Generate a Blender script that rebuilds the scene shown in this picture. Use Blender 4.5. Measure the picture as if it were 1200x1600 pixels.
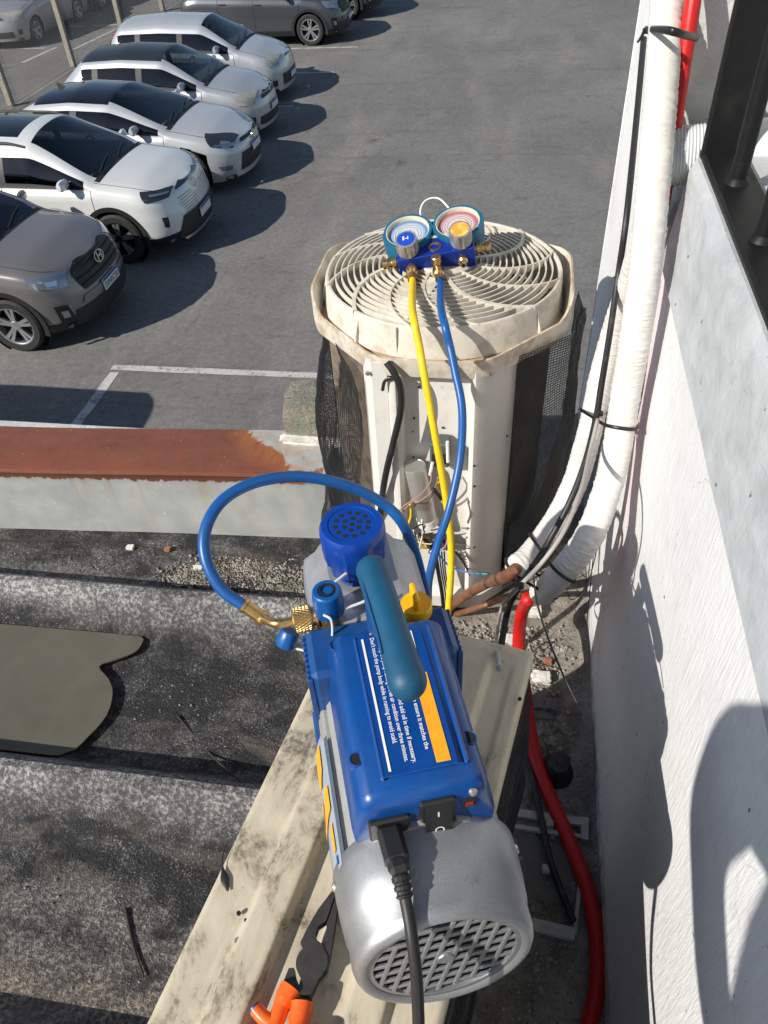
import bpy, math, random
from mathutils import Vector, Matrix, noise
R = math.radians
random.seed(7)

# ------------------------------------------------------------------ camera
scene = bpy.context.scene
for o in list(bpy.data.objects): bpy.data.objects.remove(o)
F = 1200.0                                   # focal length in photo pixels (1200 x 1600)
_dn = Vector((90, 1260, 1200)).normalized()  # straight down, in camera axes (right, down, forward)
_yy = Vector((258, -(1440000 + 23220) / 1260, 1200)).normalized()   # along the building wall
_up = -_dn
_xx = _yy.cross(_up)
cam_d = bpy.data.cameras.new('camera'); cam = bpy.data.objects.new('camera', cam_d)
scene.collection.objects.link(cam); scene.camera = cam
cam_d.sensor_fit = 'VERTICAL'; cam_d.sensor_height = 36.0; cam_d.lens = F / 1600 * 36
cam_d.clip_start = 0.02; cam_d.clip_end = 1000
rt = Vector((_xx[0], _yy[0], _up[0])); dnv = Vector((_xx[1], _yy[1], _up[1])); fw = Vector((_xx[2], _yy[2], _up[2]))
cam.matrix_world = Matrix(((rt[0], -dnv[0], -fw[0], 0), (rt[1], -dnv[1], -fw[1], 0), (rt[2], -dnv[2], -fw[2], 0), (0, 0, 0, 1)))

def ray(px, py):
    v = Vector(((px - 600) / F, (py - 800) / F, 1.0))
    return Vector((_xx.dot(v), _yy.dot(v), _up.dot(v)))
def at(px, py, x=None, y=None, z=None, d=None):
    r = ray(px, py)
    t = d if d is not None else (x / r.x if x is not None else (y / r.y if y is not None else z / r.z))
    return r * t

# ------------------------------------------------------------------ sky and sun
SUN = Vector((1.1, 1.0, -1.0)).normalized()
world = bpy.data.worlds.new('World'); scene.world = world; world.use_nodes = True
wn = world.node_tree
bg = wn.nodes['Background']
sky = wn.nodes.new('ShaderNodeTexSky'); sky.sky_type = 'NISHITA'; sky.sun_disc = False
sky.sun_elevation = math.asin(-SUN.z); sky.sun_rotation = math.atan2(-SUN.x, -SUN.y)
sky.altitude = 700; sky.dust_density = 0.6; sky.air_density = 1.0; sky.ozone_density = 1.0
wn.links.new(sky.outputs[0], bg.inputs[0]); bg.inputs[1].default_value = 0.085
sl = bpy.data.lights.new('sun', 'SUN'); sl.energy = 4.7; sl.angle = R(0.5); sl.color = (1.0, 0.945, 0.86)
so = bpy.data.objects.new('sun', sl); scene.collection.objects.link(so)
so.rotation_euler = SUN.to_track_quat('-Z', 'Y').to_euler(); so.location = (-6, -6, 8)
vs = scene.view_settings
vs.view_transform = 'Standard'; vs.look = 'None'; vs.gamma = 1; vs.use_curve_mapping = False; vs.exposure = 0.27
scene.render.engine = 'CYCLES'

# ------------------------------------------------------------------ mesh helpers
C = scene.collection
class MB:
    def __init__(s): s.v = []; s.f = []; s.m = []; s.sm = []
    def add(s, v, f, mi=0, smooth=True, M=None):
        n = len(s.v)
        s.v += [tuple(M @ Vector(p)) if M is not None else tuple(p) for p in v]
        for q in f: s.f.append(tuple(i + n for i in q)); s.m.append(mi); s.sm.append(smooth)
        return s
    def box(s, c, size, bev=0.0, M=None, mi=0):
        x, y, z = [q / 2 for q in size]; c = Vector(c)
        if bev <= 0:
            v = [c + Vector((sx * x, sy * y, sz * z)) for sx in (-1, 1) for sy in (-1, 1) for sz in (-1, 1)]
            f = [(0, 1, 3, 2), (4, 6, 7, 5), (0, 4, 5, 1), (2, 3, 7, 6), (0, 2, 6, 4), (1, 5, 7, 3)]
            return s.add(v, f, mi, True, M)
        b = min(bev, x * .95, y * .95, z * .95); v = []; idx = {}
        for sx in (-1, 1):
            for sy in (-1, 1):
                for sz in (-1, 1):
                    for a in range(3):
                        p = [sx * (x - b), sy * (y - b), sz * (z - b)]
                        p[a] = (sx, sy, sz)[a] * (x, y, z)[a]
                        idx[(sx, sy, sz, a)] = len(v); v.append(c + Vector(p))
        f = []
        for a in range(3):
            b1, b2 = [q for q in range(3) if q != a]
            for sg in (-1, 1):
                def key(u, w):
                    k = [0, 0, 0]; k[a] = sg; k[b1] = u; k[b2] = w; return idx[(k[0], k[1], k[2], a)]
                q = [key(-1, -1), key(1, -1), key(1, 1), key(-1, 1)]
                f.append(tuple(q))
        for a in range(3):                       # edges parallel to axis a
            b1, b2 = [q for q in range(3) if q != a]
            for s1 in (-1, 1):
                for s2 in (-1, 1):
                    def key(sa, ax):
                        k = [0, 0, 0]; k[a] = sa; k[b1] = s1; k[b2] = s2; return idx[(k[0], k[1], k[2], ax)]
                    f.append((key(-1, b1), key(1, b1), key(1, b2), key(-1, b2)))
        for sx in (-1, 1):
            for sy in (-1, 1):
                for sz in (-1, 1): f.append(tuple(idx[(sx, sy, sz, a)] for a in range(3)))
        return s.add(v, f, mi, True, M)
    def tube(s, pts, r, n=10, caps=True, M=None, mi=0, flat=1.0, ref=None):
        pts = [Vector(p) for p in pts]; k = len(pts)
        rr = r if callable(r) else (lambda t: r)
        tg = [(pts[min(i + 1, k - 1)] - pts[max(i - 1, 0)]).normalized() for i in range(k)]
        u = ref.copy() if ref is not None else Vector((0, 0, 1))
        if abs(u.dot(tg[0])) > .95: u = Vector((1, 0, 0))
        v = []; f = []
        for i in range(k):
            u = (u - tg[i] * u.dot(tg[i])).normalized(); w = tg[i].cross(u)
            q = rr(i / max(1, k - 1))
            for j in range(n):
                a = 2 * math.pi * j / n
                v.append(pts[i] + u * (math.cos(a) * q) + w * (math.sin(a) * q * flat))
        for i in range(k - 1):
            for j in range(n):
                f.append((i * n + j, i * n + (j + 1) % n, (i + 1) * n + (j + 1) % n, (i + 1) * n + j))
        if caps: f.append(tuple(range(n - 1, -1, -1))); f.append(tuple((k - 1) * n + j for j in range(n)))
        return s.add(v, f, mi, True, M)
    def cyl(s, p0, p1, r0, r1=None, n=16, caps=True, M=None, mi=0):
        r1 = r0 if r1 is None else r1
        return s.tube([p0, p1], lambda t: r0 + (r1 - r0) * t, n, caps, M, mi)
    def lathe(s, prof, o=(0, 0, 0), ax=(0, 0, 1), n=24, M=None, mi=0, caps=False, ph=0.0, wob=None):
        o = Vector(o); ax = Vector(ax).normalized()
        u = Vector((1, 0, 0)) if abs(ax.x) < .9 else Vector((0, 1, 0))
        u = (u - ax * u.dot(ax)).normalized(); w = ax.cross(u); v = []; f = []
        for (r, h) in prof:
            for j in range(n):
                a = ph + 2 * math.pi * j / n; q = r * (wob(a, h) if wob else 1)
                v.append(o + ax * h + u * (math.cos(a) * q) + w * (math.sin(a) * q))
        for i in range(len(prof) - 1):
            for j in range(n): f.append((i * n + j, i * n + (j + 1) % n, (i + 1) * n + (j + 1) % n, (i + 1) * n + j))
        if caps: f.append(tuple(range(n - 1, -1, -1))); f.append(tuple((len(prof) - 1) * n + j for j in range(n)))
        return s.add(v, f, mi, True, M)
    def prism(s, poly, z0, z1, M=None, mi=0):
        n = len(poly)
        v = [(p[0], p[1], z0) for p in poly] + [(p[0], p[1], z1) for p in poly]
        f = [tuple(range(n - 1, -1, -1)), tuple(range(n, 2 * n))] + [(i, (i + 1) % n, n + (i + 1) % n, n + i) for i in range(n)]
        return s.add(v, f, mi, True, M)
    def grid(s, fn, nu, nv, mi=0, M=None, skip=None):
        v = [fn(i / nu, j / nv) for i in range(nu + 1) for j in range(nv + 1)]
        f = [(i * (nv + 1) + j, (i + 1) * (nv + 1) + j, (i + 1) * (nv + 1) + j + 1, i * (nv + 1) + j + 1)
             for i in range(nu) for j in range(nv) if not (skip and skip(i, j))]
        return s.add(v, f, mi, True, M)
    def build(s, name, mats, parent=None, org=None, angle=32, sharp=True):
        me = bpy.data.meshes.new(name)
        if org is None: org = ORG.get(parent.name, Vector((0, 0, 0))) if parent is not None else Vector((0, 0, 0))
        me.from_pydata([tuple(Vector(p) - org) for p in s.v] if org.length > 0 else s.v, [], s.f)
        for mt in (mats if isinstance(mats, (list, tuple)) else [mats]): me.materials.append(mt)
        me.polygons.foreach_set('material_index', s.m); me.polygons.foreach_set('use_smooth', s.sm)
        if sharp: me.set_sharp_from_angle(angle=R(angle))
        me.update()
        o = bpy.data.objects.new(name, me); C.objects.link(o)
        if parent is not None: o.parent = parent; ORG[o.name] = org
        return o
ORG = {}
def solo(mb, name, mat, label, cat, group=None, base=None, **k):
    """a thing that is one mesh, with its origin at its base"""
    if base is None:
        n = len(mb.v); base = Vector((sum(p[0] for p in mb.v) / n, sum(p[1] for p in mb.v) / n, min(p[2] for p in mb.v)))
    o = mb.build(name, mat, None, Vector(base), **k); o.location = base; ORG[o.name] = Vector(base)
    return tag(o, label, cat, group)
def tag(o, label=None, cat=None, group=None, kind=None):
    if label: o['label'] = label
    if cat: o['category'] = cat
    if group: o['group'] = group
    if kind: o['kind'] = kind
    return o
def thing(name, loc, label, cat, group=None):
    o = bpy.data.objects.new(name, None); C.objects.link(o); o.location = loc; o.empty_display_size = .05
    ORG[o.name] = Vector(loc); return tag(o, label, cat, group)
def structure(mb, name, mat, **k): return tag(mb.build(name, mat, **k), kind='structure')
def spline(P, n=8):
    P = [Vector(p) for p in P]; Q = [P[0] * 2 - P[1]] + P + [P[-1] * 2 - P[-2]]; out = []
    for i in range(1, len(Q) - 2):
        a, b, c, d = Q[i - 1:i + 3]
        for k in range(n):
            t = k / n
            out.append(.5 * ((2 * b) + (c - a) * t + (2 * a - 5 * b + 4 * c - d) * t * t + (3 * b - a - 3 * c + d) * t ** 3))
    return out + [P[-1]]
def lerp(a, b, t): return a + (b - a) * t
def smooth(a, b, x):
    t = min(1, max(0, (x - a) / (b - a))); return t * t * (3 - 2 * t)

# ------------------------------------------------------------------ material helpers
class NT:
    def __init__(s, name):
        s.m = bpy.data.materials.new(name); s.m.use_nodes = True; s.t = s.m.node_tree; s.b = s.t.nodes['Principled BSDF']
    def n(s, kind, **k):
        q = s.t.nodes.new('ShaderNode' + kind)
        for a, b in k.items():
            if a.startswith('i_'): q.inputs[a[2:]].default_value = b
            else: setattr(q, a, b)
        return q
    def l(s, a, b): s.t.links.new(a, b)
    def co(s, scale=(1, 1, 1), kind='Object'):
        t = s.n('TexCoord'); m = s.n('Mapping'); m.inputs['Scale'].default_value = scale; s.l(t.outputs[kind], m.inputs[0]); return m.outputs[0]
    def noise(s, co, scale, detail=6, rough=.6, dist=0):
        q = s.n('TexNoise'); q.inputs['Scale'].default_value = scale; q.inputs['Detail'].default_value = detail
        q.inputs['Roughness'].default_value = rough; q.inputs['Distortion'].default_value = dist; s.l(co, q.inputs['Vector']); return q.outputs['Fac']
    def ramp(s, x, a, b, ca=None, cb=None):
        q = s.n('MapRange', interpolation_type='LINEAR', clamp=True)
        q.inputs['From Min'].default_value = a; q.inputs['From Max'].default_value = b; s.l(x, q.inputs['Value'])
        if ca is None: return q.outputs[0]
        m = s.n('Mix', data_type='RGBA'); s.l(q.outputs[0], m.inputs[0]); m.inputs[6].default_value = ca; m.inputs[7].default_value = cb
        return m.outputs[2]
    def mix(s, f, a, b, mode='MIX'):
        q = s.n('Mix', data_type='RGBA', blend_type=mode)
        for v, i in ((f, 0), (a, 6), (b, 7)):
            if hasattr(v, 'is_linked'): s.l(v, q.inputs[i])
            elif i == 0: q.inputs[0].default_value = v
            else: q.inputs[i].default_value = (*v[:3], 1)
        return q.outputs[2]
    def math(s, op, a, b=0.0):
        q = s.n('Math', operation=op)
        for v, i in ((a, 0), (b, 1)):
            if hasattr(v, 'is_linked'): s.l(v, q.inputs[i])
            else: q.inputs[i].default_value = v
        return q.outputs[0]
    def xyz(s, co):
        q = s.n('SeparateXYZ'); s.l(co, q.inputs[0]); return q.outputs
    def bump(s, h, strength=.3, dist=.01, prev=None):
        q = s.n('Bump'); q.inputs['Strength'].default_value = strength; q.inputs['Distance'].default_value = dist; s.l(h, q.inputs['Height'])
        if prev is not None: s.l(prev, q.inputs['Normal'])
        return q.outputs[0]
    def done(s, col=None, rough=None, metal=None, normal=None, **k):
        for v, nm in ((col, 'Base Color'), (rough, 'Roughness'), (metal, 'Metallic'), (normal, 'Normal')):
            if v is None: continue
            if hasattr(v, 'is_linked'): s.l(v, s.b.inputs[nm])
            else: s.b.inputs[nm].default_value = (*v[:3], 1) if nm == 'Base Color' else v
        for a, v in k.items(): s.b.inputs[a.replace('_', ' ')].default_value = v
        return s.m
def pm(name, col, rough=.5, metal=0.0, col2=None, scale=30, lo=.45, hi=.65, bump=0.0, bscale=200, bdist=.001, rvar=.08, **k):
    """plain material with worn patches of a second colour and a fine grain"""
    t = NT(name); co = t.co()
    n1 = t.noise(co, scale, 8, .65); c = col
    if col2 is not None: c = t.mix(t.ramp(n1, lo, hi), col, col2)
    n2 = t.noise(co, scale * 3.1, 5, .6)
    c = t.mix(.12, c, t.ramp(n2, .3, .7, (.2, .2, .2, 1), (1, 1, 1, 1)), 'SOFT_LIGHT')
    r = t.math('ADD', t.math('MULTIPLY', n1, rvar * 2), rough - rvar)
    nm = t.bump(t.noise(co, bscale, 4), bump, bdist) if bump > 0 else None
    return t.done(c, r, metal, nm, **k)
# ================================================================== MATERIALS OF THE SETTING
LOT = -4.9; ROOF = -1.36; WX = 0.21
def m_asphalt():
    t = NT('asphalt'); co = t.co()
    agg = t.noise(co, 16, 4, .8); spot = t.noise(co, 1.3, 3, .5, .3); big = t.noise(co, .35, 5, .6, .6); mid = t.noise(t.co((1, .25, 1)), 1.1, 6, .65); fine = t.noise(co, 60, 3, .7); grit = t.noise(co, 160, 2, .8)
    c = t.mix(t.ramp(big, .35, .68), (.143, .138, .130), (.192, .186, .174))
    c = t.mix(t.ramp(mid, .5, .72), c, (.22, .207, .187))
    c = t.mix(t.ramp(t.noise(co, 2.3, 8, .7), .58, .75), c, (.10, .096, .09))
    tx = t.noise(t.co((.12, 1.1, 1)), 1.6, 5, .7, .4)
    c = t.mix(t.math('MULTIPLY', t.ramp(tx, .56, .68), .45), c, (.088, .085, .081))
    vo = t.n('TexVoronoi', feature='DISTANCE_TO_EDGE', i_Scale=.33)
    wob = t.n('VectorMath', operation='ADD'); nn = t.n('TexNoise', i_Scale=1.4, i_Detail=6.0); t.l(co, nn.inputs['Vector']); t.l(co, wob.inputs[0]); t.l(nn.outputs['Color'], wob.inputs[1]); t.l(wob.outputs[0], vo.inputs['Vector'])
    c = t.mix(t.math('MULTIPLY', t.ramp(vo.outputs['Distance'], 0, .010, (1, 1, 1, 1), (0, 0, 0, 1)), .32), c, (.065, .062, .058))
    c = t.mix(t.math('MULTIPLY', t.ramp(spot, .70, .76), .6), c, (.06, .057, .053)); c = t.mix(.6, c, t.ramp(agg, .25, .75, (.22, .22, .22, 1), (.78, .78, .78, 1)), 'OVERLAY')
    c = t.mix(.55, c, t.ramp(fine, .3, .75, (.32, .32, .32, 1), (.72, .72, .72, 1)), 'OVERLAY')
    c = t.mix(t.ramp(grit, .64, .72), c, (.27, .26, .24))
    return t.done(c, .85, 0, t.bump(t.math('ADD', fine, grit), .5, .006))
def m_paint_line():
    t = NT('worn_white_line'); co = t.co()
    a = t.noise(co, 5, 8, .75); b = t.noise(co, 40, 4, .7)
    c = t.mix(t.ramp(t.math('ADD', t.math('MULTIPLY', a, .75), t.math('MULTIPLY', b, .35)), .54, .68), (.50, .485, .45), (.13, .125, .118))
    return t.done(c, .8, 0, t.bump(b, .3, .003))
def m_fibre():
    t = NT('sooty_fibre_cement'); co = t.co(); p = t.xyz(co)
    big = t.noise(t.co((.5, 1.2, 1)), 3.2, 4, .6, .4); mid = t.noise(t.co((.8, 1, 1)), 16, 6, .72, .4); sp = t.noise(co, 120, 3, .7); sp2 = t.noise(co, 300, 2, .7)
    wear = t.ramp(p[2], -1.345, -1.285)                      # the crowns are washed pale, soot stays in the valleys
    warm = t.ramp(t.math('ADD', p[1], t.math('MULTIPLY', t.math('SUBTRACT', mid, .5), .3)), .46, .24)
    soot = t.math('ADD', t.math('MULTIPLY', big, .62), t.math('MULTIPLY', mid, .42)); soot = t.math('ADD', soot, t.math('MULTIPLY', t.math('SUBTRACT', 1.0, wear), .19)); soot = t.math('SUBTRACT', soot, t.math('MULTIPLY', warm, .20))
    pale = t.mix(warm, (.43, .42, .415), (.36, .295, .235))
    c = t.mix(t.ramp(soot, .46, .72), pale, (.024, .024, .026))
    c = t.mix(t.ramp(t.math('SUBTRACT', sp, t.math('MULTIPLY', soot, .22)), .34, .52), t.mix(.75, c, (.015, .015, .016)), c)
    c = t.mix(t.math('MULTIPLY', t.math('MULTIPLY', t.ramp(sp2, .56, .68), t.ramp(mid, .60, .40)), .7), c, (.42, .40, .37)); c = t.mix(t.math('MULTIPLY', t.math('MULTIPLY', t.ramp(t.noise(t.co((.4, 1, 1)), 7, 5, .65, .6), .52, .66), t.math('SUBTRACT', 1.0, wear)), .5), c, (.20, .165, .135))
    return t.done(c, .93, 0, t.bump(t.math('ADD', sp, t.math('MULTIPLY', sp2, .6)), .8, .006))
def m_concrete(name='rough_concrete', a=(.36, .33, .28), b=(.16, .145, .12), lich=0.0):
    t = NT(name); co = t.co()
    n1 = t.noise(co, 16, 8, .72); n2 = t.noise(co, 120, 4, .75); n3 = t.noise(co, 280, 2, .8)
    c = t.mix(t.ramp(n1, .38, .62), a, b)
    c = t.mix(t.ramp(n2, .55, .68), c, (.085, .08, .07)); c = t.mix(t.ramp(n3, .62, .70), c, (.55, .52, .46))
    if lich: c = t.mix(t.math('MULTIPLY', t.ramp(t.noise(co, 34, 6, .7), .52, .64), lich), c, (.24, .31, .25))
    return t.done(c, .95, 0, t.bump(t.math('ADD', n1, n2), .9, .006))
def m_wall(name, col, dirt, streak=(30, 30, 4), bs=.35, foot=None, crack=.55):
    t = NT(name); co = t.co(); st = t.co(streak); p = t.xyz(co)
    br = t.noise(st, 6, 6, .65, .3); big = t.noise(co, 3.5, 5, .6); fl = t.noise(co, 26, 5, .7); pit = t.noise(t.co((1.6, .7, 1)), 60, 3, .6); run = t.noise(t.co((1, 26, 1.1)), 2.2, 5, .7)
    c = t.mix(t.ramp(big, .4, .75), col, dirt)
    c = t.mix(.5, c, t.ramp(br, .3, .7, (.34, .34, .34, 1), (.64, .64, .64, 1)), 'OVERLAY')
    c = t.mix(t.math('MULTIPLY', t.ramp(run, .60, .72), .35), c, [q * .72 for q in dirt])
    c = t.mix(t.ramp(pit, .71, .725), c, (.16, .155, .15))
    c = t.mix(t.math('MULTIPLY', t.ramp(fl, .58, .70), .55), c, [q * .80 for q in col]); c = t.mix(t.math('MULTIPLY', t.ramp(fl, .40, .33), .5), c, [min(.86, q * 1.12) for q in col])
    ck = t.n('TexVoronoi', feature='DISTANCE_TO_EDGE', i_Scale=3.1); wv = t.n('VectorMath', operation='ADD'); nn = t.n('TexNoise', i_Scale=9.0, i_Detail=5.0); t.l(co, nn.inputs['Vector']); sc = t.n('VectorMath', operation='SCALE'); sc.inputs[3].default_value = .22; t.l(nn.outputs['Color'], sc.inputs[0]); t.l(co, wv.inputs[0]); t.l(sc.outputs[0], wv.inputs[1]); t.l(wv.outputs[0], ck.inputs['Vector'])
    c = t.mix(t.math('MULTIPLY', t.math('MULTIPLY', t.ramp(ck.outputs['Distance'], .006, .001), t.ramp(big, .52, .6)), crack), c, (.22, .21, .2))
    if foot is not None: c = t.mix(t.math('MULTIPLY', t.ramp(t.math('ADD', p[2], t.math('MULTIPLY', t.math('SUBTRACT', fl, .5), .22)), foot + .07, foot + .005), .8), c, (.17, .16, .15))
    return t.done(c, .72, 0, t.bump(t.math('ADD', br, t.math('MULTIPLY', fl, .8)), bs, .008))
def m_rust_flash():
    t = NT('galvanised_sheet_with_rust'); co = t.co(); p = t.xyz(co)
    edge = t.noise(co, 9, 7, .65, .6); fr = t.noise(t.co((1, .2, .35)), 70, 4, .6); mott = t.noise(co, 14, 6, .6)
    galv = t.mix(t.ramp(mott, .35, .7), (.43, .44, .42), (.33, .345, .34))
    galv = t.mix(t.ramp(t.noise(co, 75, 3, .7), .69, .72), galv, (.62, .6, .56))
    galv = t.mix(t.math('MULTIPLY', t.ramp(t.noise(t.co((1, 1, .3)), 20, 5, .6), .5, .7), .35), galv, (.30, .29, .26))
    rust = t.mix(t.ramp(t.noise(t.co((.4, 1, 1)), 12, 8, .7), .35, .65), (.122, .036, .021), (.185, .060, .033))
    rust = t.mix(t.ramp(t.noise(co, 120, 3, .7), .70, .73), rust, (.5, .42, .33))
    # object space: origin at the near right end of the cap; x runs left (negative), z = 0 at cap level
    reach = t.math('ADD', p[0], t.math('MULTIPLY', t.math('SUBTRACT', edge, .5), .42))
    reach = t.math('ADD', reach, t.math('MULTIPLY', p[1], 1.15))
    m1 = t.ramp(reach, -.020, -.034)
    low = t.math('ADD', p[2], t.math('MULTIPLY', t.math('SUBTRACT', fr, .5), .03))
    m2 = t.ramp(low, -.031, -.027)
    m = t.math('MULTIPLY', m1, m2)
    fresh = t.math('MULTIPLY', t.ramp(reach, -.15, .0), m)
    rust = t.mix(t.math('MULTIPLY', fresh, .8), rust, (.36, .13, .035))
    lip = t.math('MULTIPLY', t.math('MULTIPLY', t.ramp(low, -.010, .0), t.ramp(low, .004, .0)), m)
    rust = t.mix(t.math('MULTIPLY', lip, .6), rust, (.20, .05, .02))
    stain = t.math('MULTIPLY', t.math('MULTIPLY', t.ramp(reach, .10, -.01), t.ramp(t.noise(t.co((.35, 1, 1)), 34, 5, .7), .47, .66)), t.ramp(p[2], -.02, .0))
    galv = t.mix(t.math('MULTIPLY', stain, .75), galv, (.40, .20, .08)); galv = t.mix(t.math('MULTIPLY', t.math('MULTIPLY', t.ramp(t.noise(t.co((1, 1, .06)), 38, 4, .6), .56, .68), t.ramp(p[2], -.16, -.02)), .35), galv, (.33, .20, .12))
    c = t.mix(m, galv, rust)
    r = t.math('ADD', .42, t.math('MULTIPLY', m, .3))
    return t.done(c, r, 0.0, t.bump(t.math('ADD', mott, t.math('MULTIPLY', t.noise(co, 4, 2), 3)), .12, .006), Specular_IOR_Level=.6)
M_ASPH = m_asphalt(); M_LINE = m_paint_line(); M_FIB = m_fibre(); M_CONC = m_concrete(); M_LICH = m_concrete('lichen_concrete', (.30, .275, .22), (.14, .125, .10), .7)
M_WALLW = m_wall('whitewashed_plaster', (.765, .765, .765), (.675, .675, .675), (30, 30, 4), .38, 4.9 - 1.36); M_SILL = m_wall('grey_cement_paint', (.41, .435, .455), (.45, .465, .475), (5, 3, 5), .3, crack=.15)
M_WALLG = m_wall('dull_grey_plaster', (.52, .53, .52), (.43, .44, .43), (5, 5, 5), .5)
M_FLASH = m_rust_flash()
M_BLKIRON = pm('black_painted_iron', (.008, .0085, .009), .5, 0, (.022, .021, .02), 18, .55, .75, .25, 90, .002, Specular_IOR_Level=.25)
M_OLIVE = pm('olive_plastic_film', (.105, .100, .076), .66, 0, (.084, .078, .058), 5, .35, .7, .15, 9, .004)
M_PLASTER = pm('crumbling_white_plaster', (.72, .70, .66), .9, 0, (.5, .47, .42), 60, .4, .65, .6, 120, .004)

# ================================================================== CAR PARK
mb = MB(); mb.grid(lambda u, v: (-160 + 260 * u, -20 + 260 * v, LOT), 1, 1)
structure(mb, 'car_park_ground', M_ASPH)
def line(x0, y0, x1, y1, w=.11):
    d = Vector((x1 - x0, y1 - y0, 0)).normalized(); n = Vector((-d.y, d.x, 0)) * w / 2; m = MB(); k = max(2, int(math.hypot(x1 - x0, y1 - y0) / .12))
    v = []
    for i in range(k + 1):
        p = Vector((x0, y0, LOT + .005)).lerp(Vector((x1, y1, LOT + .005)), i / k)
        a = 1 + .16 * noise.noise(p * 3.0 + Vector((9, 0, 0))); b = 1 + .16 * noise.noise(p * 3.0 + Vector((0, 30, 0)))
        v += [p + n * a, p - n * b]
    m.add(v, [(2 * i, 2 * i + 1, 2 * i + 3, 2 * i + 2) for i in range(k)])
    return structure(m, 'painted_line', M_LINE)
line(-4.66, 7.20, -1.2, 7.22); line(-4.58, 7.1, -4.62, 4.0, .12)
for yy, xe in ((9.65, -6.2), (12.05, -5.6), (14.5, -5.2), (17.15, -4.85), (19.7, -4.5)): line(-9.4, yy, xe, yy + .04, .1)
line(-9.4, 21.9, -4.35, 22.05, .1)
line(-19, 22.75, -13.3, 22.6, .12); line(-13.2, 21.1, -13.0, 22.7, .13); line(-13.1, 25.2, -11.8, 25.3, .12); line(-12.35, 22.4, -12.0, 25.5, .12); line(-19, 25.3, -13.3, 25.2, .12)

# ---- chain link fence on concrete posts
M_POST = m_concrete('pale_post_concrete', (.42, .38, .30), (.29, .26, .2)); M_WIRE = pm('galvanised_fence_wire', (.34, .33, .31), .5, .6)
fr = thing('mesh_fence', (-11.5, 14.0, LOT), 'chain link fence on square concrete posts behind the row of parked cars', 'fence')
for yy in (14.2, 17.4, 20.6, 23.85, 27.0, 30.2): MB().box((-11.5, yy, LOT + 1.3), (.13, .13, 2.6), .012).build('post', M_POST, fr)
mb = MB()
def bar4(m, a, b, r):
    m.tube([a, b], r, 3, False)
Y0, Y1, ZT = 14.2, 30.2, LOT + 2.45; zb = LOT + .05; hh = ZT - zb
k = -int(hh / .085)
while Y0 + k * .085 < Y1:
    ys = Y0 + k * .085
    for sg in (1, -1):
        a0, a1 = (ys, ys + hh) if sg > 0 else (ys + hh, ys)
        t0, t1 = 0.0, 1.0
        for lim, side in ((Y0, 1), (Y1, -1)):
            f0, f1 = (a0 - lim) * side, (a1 - lim) * side
            if f0 < 0 and f1 < 0: t0 = 2
            elif f0 < 0: t0 = max(t0, f0 / (f0 - f1))
            elif f1 < 0: t1 = min(t1, f0 / (f0 - f1))
        if t0 < t1: bar4(mb, (-11.42 + .004 * sg, lerp(a0, a1, t0), lerp(zb, ZT, t0)), (-11.42 + .004 * sg, lerp(a0, a1, t1), lerp(zb, ZT, t1)), .0032)
    k += 1
for z in (zb, ZT): mb.cyl((-11.42, Y0, z), (-11.42, Y1, z), .006, n=5)
tag(mb.build('chain_link', M_WIRE, fr, sharp=False), kind='stuff')

# ================================================================== LOWER ROOF
def roof_z(y):
    z = ROOF
    for yc in (1.012, .580, .150, -.28, -.71, -1.14): z += .092 * math.exp(-abs((y - yc) / (.046 if y > yc else .050)) ** 2.3)
    return z
mb = MB()
def rz(u, v):
    x = -3.2 + 3.0 * u; y = -1.3 + 2.62 * v
    return (x, y, roof_z(y) + .004 * noise.noise(Vector((x * 3, y * 5, 0))))
mb.grid(rz, 60, 190)
structure(mb, 'corrugated_roof', M_FIB)
mb = MB()
def fz(u, v):
    x = -.20 + (WX + .20) * u; y = -1.3 + 3.15 * v
    return (x, y, ROOF + .006 * noise.noise(Vector((x * 9, y * 9, 0))) + .004 * noise.noise(Vector((x * 30, y * 30, 2))) + .02 * smooth(.19, .215, x))
mb.grid(fz, 40, 240)
structure(mb, 'concrete_slab', M_CONC)
MB().box((-1.5, .28, (LOT + ROOF - .05) / 2), (3.4, 3.1, ROOF - .05 - LOT), 0)
bw = thing('building_base', (-1.5, .28, LOT), 'plastered base wall of the low building under the corrugated roof', 'building')
MB().box((-1.495, .25, (LOT + ROOF - .09) / 2), (3.4, 3.1, ROOF - .09 - LOT), 0).build('wall', M_WALLG, bw)

# ---- folded sheet flashing along the roof edge
P0 = Vector((-.395, 1.293, 0)); dl = Vector((-.9983, -.0583, 0)).normalized(); bk = Vector((dl.y, -dl.x, 0)); CAPZ = -1.15
if bk.y < 0: bk = -bk
fo = Vector((P0.x, P0.y, CAPZ))
mb = MB()
prof = [(.0, ROOF + .002 - CAPZ), (.003, -.1), (.0, -.016), (-.004, -.009), (-.001, .0), (.012, .002), (.155, .006), (.162, .001), (.165, -.03), (.165, -.25)]
def fl(u, v):
    k = u * (len(prof) - 1); i = min(int(k), len(prof) - 2); q = k - i
    b = lerp(prof[i][0], prof[i + 1][0], q); h = lerp(prof[i][1], prof[i + 1][1], q)
    s = 2.6 * v; wv = .003 * noise.noise(Vector((s * 2.2, h * 6, 0)))
    p = dl * s + bk * (b + wv); return (p.x, p.y, h + wv * .6)
mb.grid(fl, 9 * 3, 90)
fb = mb.build('edge_flashing', M_FLASH); fb.location = fo
tag(fb, 'galvanised sheet flashing with rusty red cap along the roof edge', 'flashing')

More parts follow.
